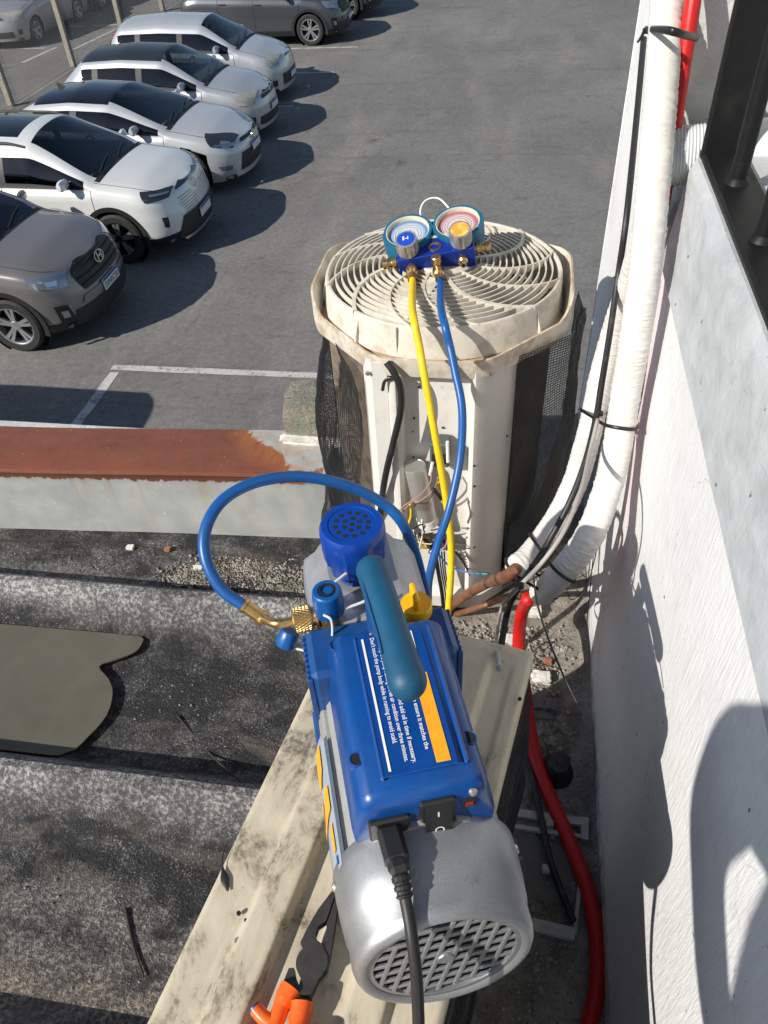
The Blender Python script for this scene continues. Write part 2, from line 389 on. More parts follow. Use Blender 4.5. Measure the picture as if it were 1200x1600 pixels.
# ---- broken concrete stub standing on the flashing
def rock(c, sx, sy, sz, seed, sub=7, jit=.12, M=None):
    v = []; f = []; m = MB()
    for ax in range(3):
        for sg in (-1, 1):
            n0 = len(v)
            for i in range(sub + 1):
                for j in range(sub + 1):
                    p = [0, 0, 0]; p[ax] = sg; p[(ax + 1) % 3] = (2 * i / sub - 1) * sg; p[(ax + 2) % 3] = 2 * j / sub - 1
                    q = Vector(p); l = q.length; q = q * (1 - .10 * (l - 1))
                    q += Vector((noise.noise(q * 1.7 + Vector((seed, 0, 0))), noise.noise(q * 1.7 + Vector((0, seed, 5))), noise.noise(q * 1.7 + Vector((3, 0, seed))))) * jit
                    v.append((c[0] + q.x * sx, c[1] + q.y * sy, c[2] + q.z * sz))
            for i in range(sub):
                for j in range(sub):
                    a = n0 + i * (sub + 1) + j; f.append((a, a + sub + 1, a + sub + 2, a + 1))
    return m.add(v, f, 0, True, M)
cb = thing('concrete_stub', (-.435, 1.45, CAPZ), 'broken lichen covered concrete stub on the end of the rusty flashing', 'concrete stub')
rock((-.448, 1.46, CAPZ + .056), .072, .055, .054, 4, 14, .07).build('block', M_LICH, cb, angle=60)
rock((-.448, 1.404, CAPZ + .012), .078, .013, .009, 9, 8, .25).build('plaster_strip', M_PLASTER, cb, angle=60)

# ---- torn olive film lying in the roof valley
poly = [(-1.9, .625), (-.93, .630), (-.806, .645), (-.772, .69), (-.756, .74), (-.765, .79), (-.788, .822), (-.822, .850), (-.795, .870), (-.764, .890), (-.754, .905), (-.752, .920), (-.757, .934), (-.80, .938), (-1.1, .934), (-1.9, .925)]
from mathutils.geometry import tessellate_polygon
def film():
    P = spline([(p[0], p[1], 0) for p in poly] + [(poly[0][0], poly[0][1], 0)], 3)[:-1]
    xs = [-1.9 + i * .03 for i in range(40)]; inside = []
    def ins(x, y):
        c = False; n = len(P)
        for i in range(n):
            a, b = P[i], P[i - 1]
            if (a.y > y) != (b.y > y) and x < (b.x - a.x) * (y - a.y) / (b.y - a.y) + a.x: c = not c
        return c
    tri = tessellate_polygon([[Vector((p.x, p.y, 0)) for p in P]])
    m = MB(); h = lambda p: max(roof_z(p.y) + .008, ROOF + .016)
    n = len(P)
    v = [(p.x, p.y, h(p)) for p in P] + [(p.x, p.y, h(p) - .004) for p in P]
    f = [tuple(t) for t in tri] + [(i, (i + 1) % n, n + (i + 1) % n, n + i) for i in range(n)]
    return m.add(v, f, 0, False)
solo(film(), 'plastic_sheet', M_OLIVE, 'smooth olive grey sheet with torn edge lying in the roof valley', 'sheet')

# ---- loose grit, twigs and chips on the roof
M_GRIT = pm('pale_grit', (.38, .35, .30), .95, 0, (.14, .125, .105), 40, .4, .6); M_CHIP = pm('white_chip', (.66, .64, .6), .9); M_REDCHIP = pm('brick_chip', (.30, .12, .07), .9)
M_TWIG = pm('dark_twig', (.035, .03, .026), .9)
def grit(m, spots, cnt, smin, smax, zf):
    for i in range(cnt):
        cx, cy, rx, ry = random.choice(spots)
        a = random.random() * 6.28; q = math.sqrt(random.random()) * random.uniform(.4, 1)
        x = cx + rx * q * math.cos(a); y = cy + ry * q * math.sin(a); s = random.uniform(smin, smax) * random.choice((.6, .8, 1, 1, 1.5))
        v = [Vector((random.uniform(.6, 1) * dx, random.uniform(.6, 1) * dy, random.uniform(.5, 1) * dz)) * s for dx, dy, dz in ((1, 0, 0), (-1, 0, 0), (0, 1, 0), (0, -1, 0), (0, 0, .8), (0, 0, -.6))]
        rot = Matrix.Rotation(random.random() * 6.28, 3, 'Z'); z = zf(y)
        m.add([(rot @ p) + Vector((x, y, z + s * .3)) for p in v], [(0, 2, 4), (2, 1, 4), (1, 3, 4), (3, 0, 4), (2, 0, 5), (1, 2, 5), (3, 1, 5), (0, 3, 5)], 0, False)
mb = MB(); grit(mb, [(-.62, 1.17, .16, .05), (-.5, 1.15, .14, .08), (-.72, 1.13, .10, .05), (-.45, 1.1, .12, .06), (-.36, 1.02, .1, .1)], 5200, .0009, .0042, roof_z)
grit(mb, [(-1.0, 1.15, .4, .05), (-.6, .35, .35, .12), (-.7, .8, .4, .1)], 420, .001, .003, roof_z)
tag(mb.build('roof_grit', M_GRIT, sharp=False), 'loose pale grit heaped in the roof gutter by the flashing', 'grit', kind='stuff')
mb = MB(); grit(mb, [(.11, 1.0, .08, .13), (.07, .9, .09, .1), (.13, .8, .06, .1), (.1, .55, .1, .3), (-.03, 1.02, .1, .06)], 1500, .0015, .006, lambda y: ROOF + .002)
tag(mb.build('slab_grit', M_GRIT, sharp=False), 'loose grit scattered on the concrete strip beside the white wall', 'grit', kind='stuff')
def chip(name, p, s, mat, label, seed):
    return solo(rock((p[0], p[1], p[2] + s[2]), s[0], s[1], s[2], seed, 4, .35), name, mat, label, 'debris', angle=20)
def onroof(px, py):
    p = at(px, py, z=ROOF + .02)
    for _ in range(4): p = at(px, py, z=roof_z(p.y))
    return p
chip('brick_chip', onroof(402, 935), (.007, .005, .005), M_REDCHIP, 'small reddish brick chip on the roof by the hose fitting', 3)
chip('brick_chip', onroof(262, 860), (.008, .006, .004), M_REDCHIP, 'small brown chip in the gutter beside the grit heap', 5)
chip('plaster_chip', onroof(204, 857), (.009, .007, .004), M_CHIP, 'white plaster chip in the middle of the gutter', 6)
chip('plaster_chip', onroof(310, 888), (.011, .006, .003), M_CHIP, 'flat white flake at the left end of the grit heap', 8)
def stick(pts, r, label):
    P = [onroof(*p) + Vector((0, 0, r * 1.5)) for p in pts]
    return solo(MB().tube(spline(P, 5), lambda t: r * (1 - .4 * t), 6), 'twig', M_TWIG, label, 'twig')
stick([(0, 847), (80, 845), (165, 850), (240, 858)], .0022, 'long dark twig lying in the gutter at the left')
stick([(140, 843), (190, 850), (250, 853)], .0018, 'short dark twig crossing the middle of the gutter')
stick([(390, 862), (437, 868)], .0018, 'short dark twig on the grit heap inside the blue hose loop')
stick([(197, 1420), (210, 1480), (226, 1528)], .0028, 'dark stick on the brown roof near the cream cover')
stick([(278, 1120), (330, 1180), (382, 1228)], .0022, 'thin dark stick slanting across the sooty roof valley')

# ================================================================== WHITE WALL WITH WINDOW
wall = thing('building_wall', (WX, .3, LOT), 'tall whitewashed building wall with grey window sill on the right', 'wall')
WY1 = 1.86; WE = 1.215                                  # far corner of the wall; end of the window opening
def wavy_wall(m, y0, y1, z0, z1, ny, nz, x=WX, am=.0035):
    m.grid(lambda u, v: (x + am * noise.noise(Vector((lerp(y0, y1, u) * 7, lerp(z0, z1, v) * 5, 0))) + (.0 if u < 1 else .003), lerp(y0, y1, u), lerp(z0, z1, v)), ny, nz)
mb = MB(); wavy_wall(mb, -2.2, WY1, ROOF - .03, -.523, 160, 40); wavy_wall(mb, WE, WY1, -.5225, 2.6, 30, 40)
def corner(u, v):
    z = lerp(ROOF - .6, 2.6, u); return (WX + .0 + .4 * v, WY1 + .004 * noise.noise(Vector((0, v * 9, z * 14))), z)
mb.grid(corner, 80, 6)
mb.box((WX + .21, -.17, (ROOF - .03 + LOT) / 2), (.41, 4.05, ROOF - .04 - LOT))
mb.build('lower_wall', M_WALLW, wall)
mb = MB(); mb.box((WX + .3, -.5, 1.75), (.6, 3.36, 1.7)); mb.build('lintel', M_WALLG, wall)
mb = MB()
sp = [(WX + .001, -.526), (WX - .004, -.519), (WX - .002, -.500), (WX + .003, -.445), (WX + .008, -.392), (WX + .015, -.376), (WX + .05, -.373), (WX + .24, -.370)]
def sill(u, v):
    k = u * (len(sp) - 1); i = min(int(k), len(sp) - 2); q = k - i; y = lerp(-2.2, 1.085, v)
    n = .0018 * noise.noise(Vector((y * 9, k * .6, 3))) + .0006 * noise.noise(Vector((y * 30, k * 2, 7)))
    return (lerp(sp[i][0], sp[i + 1][0], q) - n, y, lerp(sp[i][1], sp[i + 1][1], q) + n)
mb.grid(sill, 21, 220)
n0 = 220
mb.add([(p[0], 1.085, p[1]) for p in sp] + [(WX + .24, 1.085, -.53)], [tuple(range(len(sp) + 1))])
mb.add([(p[0], 1.085, p[1] - .075) for p in sp[3:]] + [(p[0], WE + .01, p[1] - .075) for p in sp[3:]], [(i, i + 1, len(sp) - 3 + i + 1, len(sp) - 3 + i) for i in range(len(sp) - 4)])
mb.add([(WX + .001, 1.085, -.524), (WX + .003, 1.085, -.52), (WX + .003, WE + .01, -.52), (WX + .001, WE + .01, -.524)], [(0, 1, 2, 3)])
mb.build('window_sill', M_SILL, wall)
mb = MB()                                              # reveal at the far end of the opening, and the blocked-up back
mb.grid(lambda u, v: (WX + .0005 + .25 * u, WE + .003 * noise.noise(Vector((u * 5, 0, v * 6))), lerp(-.52, .95, v)), 10, 30)
mb.grid(lambda u, v: (WX + .245 + .004 * noise.noise(Vector((0, u * 12, v * 9))), lerp(-2.2, WE + .01, u), lerp(-.42, .95, v)), 60, 30)
mb.build('window_reveal', M_WALLG, wall)

gr = thing('window_grille', (.249, .85, -.372), 'black iron window grille with round bars standing on the grey sill', 'grille')
MB().box((.2500, -.07, -.3655), (.052, 2.3, .011), .003).build('bottom_rail', M_BLKIRON, gr)
MB().box((.2445, 1.066, .2), (.042, .012, 1.142), .003).build('end_upright', M_BLKIRON, gr)
for k in range(7):
    yb = .962 - k * .153
    mb = MB(); mb.cyl((.249, yb, -.362), (.249, yb, .78), .0098, n=14); mb.tube([(.249, yb, -.3605), (.249, yb, -.356), (.249, yb, -.353)], lambda t: .015 - .0055 * t, 12); mb.build('bar', M_BLKIRON, gr)
MB().box((.2500, -.07, .78), (.052, 2.3, .011), .003).build('top_rail', M_BLKIRON, gr)

# ---- white pipe stub poking out over the sill
M_PVC = pm('white_pvc', (.56, .59, .60), .26, 0, None, 20)
pp = thing('drain_pipe', (.21, 1.12, -.43), 'short white ribbed plastic pipe stub sticking out beside the window grille', 'pipe')
a = Vector((.188, 1.128, -.390)); b = Vector((.45, 1.112, -.362)); ax = (b - a).normalized(); L = (b - a).length
prof = [(.0330, .001), (.0345, .0), (.0365, .002)]
for i in range(13): h = .004 + i * .0042; prof += [(.0385, h), (.0366, h + .0021)]
prof += [(.038, .062), (.038, L)]
MB().lathe(prof, a, ax, 48).build('pipe_wall', M_PVC, pp, angle=60)
MB().lathe([(.0330, .001), (.0325, .012), (.0325, L)], a, ax, 32).build('bore', M_PVC, pp)
# ================================================================== OUTDOOR CONDENSER
def m_aged(name, col, dirt, amount=(.5, .66), up=.0, sand=(.36, .235, .13)):
    t = NT(name); co = t.co(); n1 = t.noise(co, 22, 8, .7, .3); n2 = t.noise(co, 7, 5, .6); g = t.n('NewGeometry'); nz = t.xyz(g.outputs['Normal'])[2]
    c = t.mix(t.ramp(n1, *amount), col, dirt); c = t.mix(t.math('MULTIPLY', t.ramp(n2, .45, .7), .35), c, dirt)
    if up: c = t.mix(t.math('MULTIPLY', t.math('MULTIPLY', t.ramp(nz, .5, .9), t.ramp(t.noise(co, 30, 6, .7), .36, .56)), up), c, sand)
    c = t.mix(t.ramp(t.noise(co, 140, 3, .7), .69, .74), c, [q * .45 for q in dirt])
    return t.done(c, .62, 0, t.bump(n1, .15, .003))
M_CREAM = m_aged('aged_cream_plastic', (.62, .58, .50), (.44, .39, .31)); M_TRAY = m_aged('dusty_cream_tray', (.60, .56, .48), (.42, .35, .26), (.45, .6), .85)
M_SHEET = m_aged('white_sheet_metal', (.66, .64, .60), (.55, .52, .47), (.55, .75)); M_PANEL = m_aged('dull_white_panel', (.60, .585, .56), (.5, .47, .43), (.55, .75))
M_COIL = pm('dirty_coil_fins', (.05, .048, .044), .7, .2, (.11, .095, .075), 25, .5, .7, .5, 300, .002)
M_COILTAN = pm('tan_coil_fins', (.20, .16, .12), .7, .1, (.09, .075, .06), 30, .45, .65, .5, 300, .002)
M_NET = pm('black_netting', (.018, .019, .021), .45); M_DARK = pm('dark_cavity', (.02, .019, .018), .9); M_HOLE = pm('screw_hole_black', (.008, .008, .008), .9)
M_STEEL = pm('brushed_aluminium', (.62, .61, .59), .42, .75, (.52, .51, .49), 40, .4, .7); M_SCREW = pm('screw_steel', (.5, .48, .45), .4, .8)
M_BRASS = pm('brass', (.66, .44, .19), .3, .95, (.5, .31, .12), 60, .45, .7); M_COPPER = pm('weathered_copper', (.33, .155, .085), .5, .5, (.18, .085, .05), 30, .4, .65)
M_GREEN = pm('relay_grey_green', (.07, .095, .10), .5); M_YEL = pm('yellow_rubber', (.76, .53, .012), .42, 0, (.50, .35, .03), 34, .52, .74, .12, 160, .0006); M_BLUE = pm('blue_rubber', (.003, .080, .29), .38, 0, (.02, .075, .20), 30, .52, .74, .12, 160, .0006)
M_BLKRUB = pm('black_rubber', (.016, .016, .017), .5, 0, (.05, .048, .045), 30, .55, .75); M_WHT = pm('white_plastic', (.75, .74, .71), .4)
CX, CY, CZT, HW, HS = -.131, 1.340, -.712, .238, .092
cond = thing('condenser_unit', (CX, CY, ROOF), 'tall cream condenser unit with round fan grille standing beside the wall', 'condenser')
def octa(hw, hs, rnd=.03, n=4):
    P = [(-hs, -hw), (hs, -hw), (hw, -hs), (hw, hs), (hs, hw), (-hs, hw), (-hw, hs), (-hw, -hs)]; out = []
    for i, p in enumerate(P):
        a = Vector((*P[i - 1], 0)); b = Vector((*p, 0)); c = Vector((*P[(i + 1) % 8], 0))
        p0 = b + (a - b).normalized() * rnd; p1 = b + (c - b).normalized() * rnd
        for k in range(n + 1):
            t = k / n; q = p0 * (1 - t) ** 2 + b * 2 * t * (1 - t) + p1 * t * t; out.append((q.x, q.y))
    return out
# ---- top tray with upturned rim
O1 = octa(HW, HS); O0 = octa(HW - .012, HS); N = len(O1)
def rimh(x, y):
    a = abs(math.degrees(math.atan2(x, -y))); return .003 + .042 * smooth(58, 76, a) - .020 * smooth(120, 150, a)
mb = MB(); v = []
for q, (x, y) in enumerate(O1):
    h = rimh(x, y); x0, y0 = O0[q]; s = .21 / math.hypot(x, y)
    v += [(CX + x * .988, CY + y * .988, CZT - .032), (CX + x, CY + y, CZT - .010), (CX + x, CY + y, CZT + h), (CX + x * .985, CY + y * .985, CZT + h + .001), (CX + x0 * .985, CY + y0 * .985, CZT - .006), (CX + x * s, CY + y * s, CZT + .002)]
f = []
for q in range(N):
    for k in range(5): f.append((q * 6 + k, ((q + 1) % N) * 6 + k, ((q + 1) % N) * 6 + k + 1, q * 6 + k + 1))
mb.add(v, f); tray = mb.build('top_tray', M_TRAY, cond)
# ---- fan grille: wall, spokes, concentric slats
RG, ZG = .216, CZT + .056
mb = MB(); mb.lathe([(RG + .008, CZT - .002), (RG + .004, CZT + .02), (RG + .002, ZG - .004), (RG, ZG), (RG - .004, ZG), (RG - .006, ZG - .004), (RG - .006, CZT - .03)], (CX, CY - .005, 0), (0, 0, 1), 72)
grille = mb.build('fan_grille', M_CREAM, cond); GC = Vector((CX, CY - .005, 0))
dome = lambda r: ZG + .016 * (1 - (r / RG) ** 2)
r = .058; mesh0 = None
while r < RG - .008:
    n = max(40, int(r * 400)); z = dome(r)
    MB().lathe([(r - .001, z - .012), (r + .001, z - .012), (r + .0012, z), (r - .0012, z), (r - .001, z - .012)], GC, (0, 0, 1), n).build('slat', M_CREAM, grille); r += .0118
for k in range(12):                                   # swirled spokes
    a0 = k * math.pi / 6 + .2; pts = []; big = k % 3 == 0
    for i in range(17):
        t = i / 16; q = lerp(.05, RG, t); a = a0 + .55 * t * t + .15 * t; pts.append(GC + Vector((math.cos(a) * q, math.sin(a) * q, dome(q) + .001)))
    m = MB(); w = .0035 if big else .0014; v = []
    for i, p in enumerate(pts):
        d = pts[min(i + 1, 16)] - pts[max(i - 1, 0)]; s = Vector((-d.y, d.x, 0)).normalized() * w
        v += [p + s, p - s, p - s - Vector((0, 0, .013)), p + s - Vector((0, 0, .013))]
    f = [(i * 4 + j, (i + 1) * 4 + j, (i + 1) * 4 + (j + 1) % 4, i * 4 + (j + 1) % 4) for i in range(16) for j in range(4)]
    m.add(v, f); m.build('spoke', M_CREAM, grille)
for k in range(8):                                    # little gussets outside the wall
    a = k * math.pi / 4 + .15; d = Vector((math.cos(a), math.sin(a), 0)); s = Vector((-d.y, d.x, 0)) * .002
    p0 = GC + d * RG; p1 = GC + d * (RG + .012)
    m = MB(); zs = [(p0, ZG - .003), (p1, CZT + .012), (p1, CZT), (p0, CZT)]
    m.add([Vector((p.x, p.y, z)) + s for p, z in zs] + [Vector((p.x, p.y, z)) - s for p, z in zs], [(0, 1, 2, 3), (7, 6, 5, 4), (0, 4, 5, 1), (1, 5, 6, 2), (2, 6, 7, 3), (3, 7, 4, 0)]); m.build('gusset', M_CREAM, grille)
MB().lathe([(.0, dome(0) + .003), (.05, dome(.05) + .003), (.056, dome(.05) - .001), (.056, dome(.05) - .014)], GC, (0, 0, 1), 40).build('hub_cap', M_CREAM, grille)
# cable duct running from the wall to the front edge and the broad rib above it
d0 = Vector((-.205, 1.128, 0)); d1 = Vector((CX - .005, CY - .08, 0)); dd = (d1 - d0).normalized(); ss = Vector((-dd.y, dd.x, 0))
mb = MB(); v = []
for q, w, z in ((d0, .019, CZT + .052), (d0 + dd * .06, .021, ZG + .001), (d1, .010, dome(.09) + .003)):
    for sg in (1, -1): v.append((*(q + ss * w * sg).xy, z))
    for sg in (-1, 1): v.append((*(q + ss * w * sg).xy, CZT + .001 if q is d0 else z - (.02 if q is d1 else .06)))
mb.add(v, [(0, 1, 2, 3), (11, 10, 9, 8)] + [(i * 4 + j, (i + 1) * 4 + j, (i + 1) * 4 + (j + 1) % 4, i * 4 + (j + 1) % 4) for i in range(2) for j in range(4)]); mb.build('cable_duct', M_CREAM, grille)
# ---- fan under the grille
fan = MB().lathe([(.0, CZT - .05), (.06, CZT - .05), (.065, CZT - .06), (.065, CZT - .16)], GC, (0, 0, 1), 24).build('fan_hub', M_DARK, cond)
for k in range(5):
    a = k * 2 * math.pi / 5 + .3
    def bl(u, v):
        q = lerp(.06, .195, u); aa = a + lerp(-.28, .42, v) * (1 - .2 * u); return (GC.x + math.cos(aa) * q, GC.y + math.sin(aa) * q, CZT - .10 + .05 * (v - .5))
    MB().grid(bl, 6, 6).build('fan_blade', M_DARK, fan)
# ---- cabinet: coil, posts, panels, base
mb = MB(); oc = octa(HW - .03, HS, .05, 6)
nn = len(oc); v = [(CX + x, CY + y, z) for z in (ROOF + .05, CZT - .04) for x, y in oc]
mb.add(v, [(i, (i + 1) % nn, nn + (i + 1) % nn, nn + i) for i in range(nn)] + [tuple(range(nn, 2 * nn))]); mb.build('coil', M_COIL, cond)
mb = MB(); ob = octa(HW + .002, HS, .03, 4); nb = len(ob); v = [(CX + x * s, CY + y * s, z) for s, z in ((.97, ROOF + .004), (1, ROOF + .012), (1, ROOF + .045), (.93, ROOF + .055)) for x, y in ob]
mb.add(v, [(k * nb + i, k * nb + (i + 1) % nb, (k + 1) * nb + (i + 1) % nb, (k + 1) * nb + i) for k in range(3) for i in range(nb)] + [tuple(range(3 * nb, 4 * nb))]); mb.build('base_pan', M_SHEET, cond)
FY = CY - HW + .004                                   # front plane
z0, z1 = ROOF + .05, CZT - .008
def plate(name, pts, za, zb, mat, th=.004, par=None):
    """bent sheet following plan points"""
    m = MB(); P = [Vector((*p, 0)) for p in pts]; k = len(P); v = []
    for i, p in enumerate(P):
        d = (P[min(i + 1, k - 1)] - P[max(i - 1, 0)]).normalized(); nrm = Vector((-d.y, d.x, 0)) * th
        v += [(p.x, p.y, za), (p.x, p.y, zb), (p.x + nrm.x, p.y + nrm.y, zb), (p.x + nrm.x, p.y + nrm.y, za)]
    f = [(i * 4 + j, (i + 1) * 4 + j, (i + 1) * 4 + (j + 1) % 4, i * 4 + (j + 1) % 4) for i in range(k - 1) for j in range(4)] + [(0, 1, 2, 3), (4 * k - 1, 4 * k - 2, 4 * k - 3, 4 * k - 4)]
    return m.add(v, f).build(name, mat, par or cond, angle=40)
plate('corner_post', [(-.252, FY + .030), (-.237, FY + .006), (-.232, FY), (-.205, FY)], z0, z1, M_SHEET)
plate('corner_post', [(-.2035, FY - .006), (-.197, FY - .009), (-.19, FY - .009), (-.183, FY - .002), (-.181, FY + .024)], z0, z1 - .025, M_SHEET)
plate('back_panel', [(-.181, FY + .024), (-.062, FY + .024)], z0, z1, M_SHEET)
plate('inner_flange', [(-.062, FY + .024), (-.060, FY + .004), (-.052, FY - .001)], z0, z1, M_SHEET)
plate('side_panel', [(-.0515, FY - .001), (-.044, FY + .003), (.012, FY + .061), (.016, FY + .075)], z0, z1, M_PANEL)
MB().box((-.12, FY + .02, z0 + .07), (.13, .006, .14), .001).build('lower_panel', M_SHEET, cond)
for (px, py, yy, rr) in [(651, 573, 0.0225, 2.2), (655, 605, 0.0225, 2), (692, 668, 0.0225, 2), (647, 653, 0.0225, 2), (645, 674, 0.0225, 1.4), (646, 714, 0.0225, 1.6), (679, 573, 0.0225, 2.2)]:
    p = at(px, py, y=FY + yy); MB().cyl(p, p + Vector((0, -.0015, 0)), rr * .0011, n=10).build('screw_hole', M_HOLE, cond)
nrm = Vector((.718, -.696, 0))
for (px, py) in [(792, 681), (741, 728), (741, 760), (741, 855), (783, 828), (752, 573)]:
    t = px; p = at(px, py, y=FY + .03)
    # slide onto the slanted side panel plane
    rr_ = ray(px, py); q0 = Vector((-.044, FY + .003, 0)); tt = q0.dot(nrm) / rr_.dot(nrm); p = rr_ * tt
    MB().cyl(p - nrm * .001, p + nrm * .0012, .0022, n=8).build('screw', M_SCREW if py in (828,) else M_HOLE, cond)
for (x, y) in ((-.238, FY - .002), (-.028, FY + .012)): MB().lathe([(0, .003), (.004, .002), (.005, 0)], (x, y, CZT - .028), (0, -1, 0), 12).build('screw', M_SCREW, cond)
# black notch where the cable leaves under the tray
mb = MB(); mb.tube(spline([(-.212, FY - .012, CZT - .055), (-.207, FY - .012, CZT - .036), (-.195, FY - .012, CZT - .030), (-.183, FY - .012, CZT - .030), (-.178, FY - .012, CZT - .045)], 6), .003, 6); mb.build('edge_trim', M_BLKRUB, cond)

# ---- electrical parts in the open bay
def cpx(px, py, dy=0.0): return at(px, py, y=FY + .024 - dy)
a = cpx(667, 810, .03); b = cpx(648, 728, .03); ax = (b - a).normalized(); Lc = (b - a).length; rc = .0205
cap = MB().lathe([(0, 0), (rc * .9, 0), (rc, .002), (rc, Lc - .002), (rc * .96, Lc), (rc * .9, Lc - .001), (0, Lc - .001)], a, ax, 32).build('capacitor', M_STEEL, cond)
MB().lathe([(rc + .0005, Lc * .30), (rc + .002, Lc * .30), (rc + .002, Lc * .46), (rc + .0005, Lc * .46)], a, ax, 32).build('strap', M_SCREW, cap)
MB().lathe([(rc * .9, -.012), (rc * 1.04, -.012), (rc * 1.04, .004), (rc, .004)], a, ax, 32).build('clamp', M_WHT, cap)
c = cpx(688, 704, .02); rel = MB().box(c, (.036, .035, .055), .003).build('relay', M_GREEN, cond)
for dx, dz in ((-.010, -.006), (.009, -.004)): MB().box(c + Vector((dx, -.0185, dz)), (.007, .004, .022), .001).build('terminal_slot', M_HOLE, rel)
for (px, py, px2, py2) in ((699, 690, 700, 722), (676, 722, 672, 742)): MB().cyl(cpx(px, py, .042), cpx(px2, py2, .046), .0032, n=8).build('terminal', M_WHT, rel)
MB().box(cpx(661, 848, .02), (.03, .02, .02), .002).build('terminal_block', pm('tan_block', (.33, .25, .12), .6), cond)
wcol = {'y': M_YEL, 'k': M_BLKRUB, 'w': M_WHT, 'b': pm('blue_wire', (.03, .13, .42), .4), 'p': pm('lilac_wire', (.36, .2, .4), .5), 'r': pm('rose_brown_wire', (.30, .17, .14), .5), 'g': pm('green_wire', (.02, .14, .11), .4)}
def wire(col, pts, r=.0016, n=7, name='wire', par=None):
    P = [cpx(*p) for p in pts]; return MB().tube(spline(P, 6), r, n).build(name, wcol[col], par or cond, sharp=False)
wire('r', [(674, 738, .05), (672, 755, .06), (655, 775, .062), (632, 790, .062), (625, 797, .06), (610, 800, .04)])
wire('r', [(685, 745, .06), (678, 765, .062), (655, 784, .062), (640, 788, .05), (618, 815, .05)])
wire('y', [(641, 787, .05), (642, 805, .052), (636, 830, .055), (643, 850, .05)], .0024)
wire('y', [(692, 748, .05), (682, 762, .06), (690, 782, .065), (702, 800, .06), (700, 815, .055)], .0024)
wire('y', [(653, 838, .05), (660, 845, .05), (667, 855, .05)], .0022); wire('k', [(676, 764, .066), (684, 772, .066), (690, 780, .066)], .004)
wire('w', [(659, 812, .05), (660, 835, .052), (655, 858, .05)]); wire('w', [(646, 828, .05), (650, 845, .05), (672, 850, .05), (682, 845, .04)], .0013)
wire('p', [(700, 840, .05), (695, 855, .055), (682, 862, .055), (672, 868, .05)], .0018)
wire('b', [(690, 838, .05), (680, 852, .05), (690, 872, .05), (707, 887, .05), (735, 895, .06), (752, 897, .07)], .0019); wire('g', [(742, 896, .064), (764, 897, .07)], .0034)
for i in range(7): wire('k', [(690 + 3 * i, 846 + 2 * i, .03), (712 + 2 * i, 862 + 3 * i, .04), (728 + i, 870 + 5 * i, .035)], .0011)
for i in range(5): wire('k', [(678 + 4 * i, 862, .04), (684 + 3 * i, 895, .045), (690 + i * 3, 930, .05), (694 + 2 * i, 975, .05)], .0017 if i else .003)
for i in range(14):
    x = 640 + random.random() * 62; y = 822 + random.random() * 32
    wire(random.choice('kkkkwyr'), [(x, y, .03), (x + random.uniform(-14, 14), y + random.uniform(-10, 14), .055), (x + random.uniform(-22, 22), y + random.uniform(-6, 24), .045)], .0013)
mb = MB()
for i in range(6): mb.cyl(cpx(655 + 9 * i, 838 + (i % 3) * 8, .012), cpx(655 + 9 * i, 838 + (i % 3) * 8, .042), .007, n=7)
mb.build('connector_cluster', M_BLKRUB, cond)
cab = [at(604, 566, y=FY - .01), at(614, 580, y=FY - .016), at(625, 605, y=FY - .02), at(626, 640, y=FY - .022), at(615, 690, y=FY - .022), at(603, 740, y=FY - .018), at(596, 785, y=FY - .01), at(592, 830, y=FY + .01)]
MB().tube(spline(cab, 8), .0062, 12).build('power_cable', M_BLKRUB, cond)

# ---- netting wrapped round the coil, left and right
def netting(plan, top, bot, name, sag, du=.0064, dv=.0054, r=.00066):
    P = spline([Vector((*p, 0)) for p in plan], 24); L = [0]
    for i in range(1, len(P)): L.append(L[-1] + (P[i] - P[i - 1]).length)
    def pt(s, t):                                      # s along plan 0..1, t 0 top .. 1 bottom
        q = s * L[-1]; i = 0
        while i < len(L) - 2 and L[i + 1] < q: i += 1
        k = (q - L[i]) / max(1e-6, L[i + 1] - L[i]); p = P[i].lerp(P[i + 1], k); d = (P[i + 1] - P[i]).normalized(); nr = Vector((d.y, -d.x, 0))
        za, zb = top(s), bot(s); z = lerp(za, zb, t); wv = sag(s, t) + .004 * noise.noise(Vector((s * 9, t * 11, 3))) + .0015 * noise.noise(Vector((s * 30, t * 30, 8)))
        return Vector((p.x + nr.x * wv, p.y + nr.y * wv, z + .006 * noise.noise(Vector((s * 7, t * 6, 0)))))
    m = MB(); ns = int(L[-1] / du); nt = int((top(.5) - bot(.5)) / dv)
    G = [[pt(i / ns, j / nt) for j in range(nt + 1)] for i in range(ns + 1)]
    for i in range(ns + 1): m.tube(G[i][::2], r, 3, False)
    for j in range(nt + 1): m.tube([G[i][j] for i in range(ns + 1)], r * 1.35, 3, False)
    return tag(m.build(name, M_NET, cond, sharp=False), kind='stuff')
def rel(p): return (CX + p[0], CY + p[1])
netting([(-.268, FY + .01), (-.28, FY + .03), (-.325, FY + .085), (-.366, FY + .14), (-.379, FY + .20), (-.377, FY + .30), (-.355, FY + .40)], lambda s: CZT - .022 - .03 * smooth(.25, 0, s), lambda s: ROOF + .03, 'netting', lambda s, t: .012 * smooth(0, .4, s) - .055 * t * smooth(.1, .5, s) + .01 * math.sin(t * 9 + s * 3))
netting([(-.34, FY + .14), (-.33, FY + .2), (-.30, FY + .26)], lambda s: CZT - .03, lambda s: ROOF + .02, 'netting', lambda s, t: .0)
netting([(.135, FY + .36), (.142, FY + .25), (.132, FY + .165), (.085, FY + .105), (.022, FY + .052)], lambda s: CZT - .018 - .035 * smooth(.45, .1, s), lambda s: ROOF + .02, 'netting', lambda s, t: .004 - .004 * t + .004 * math.sin(t * 12))
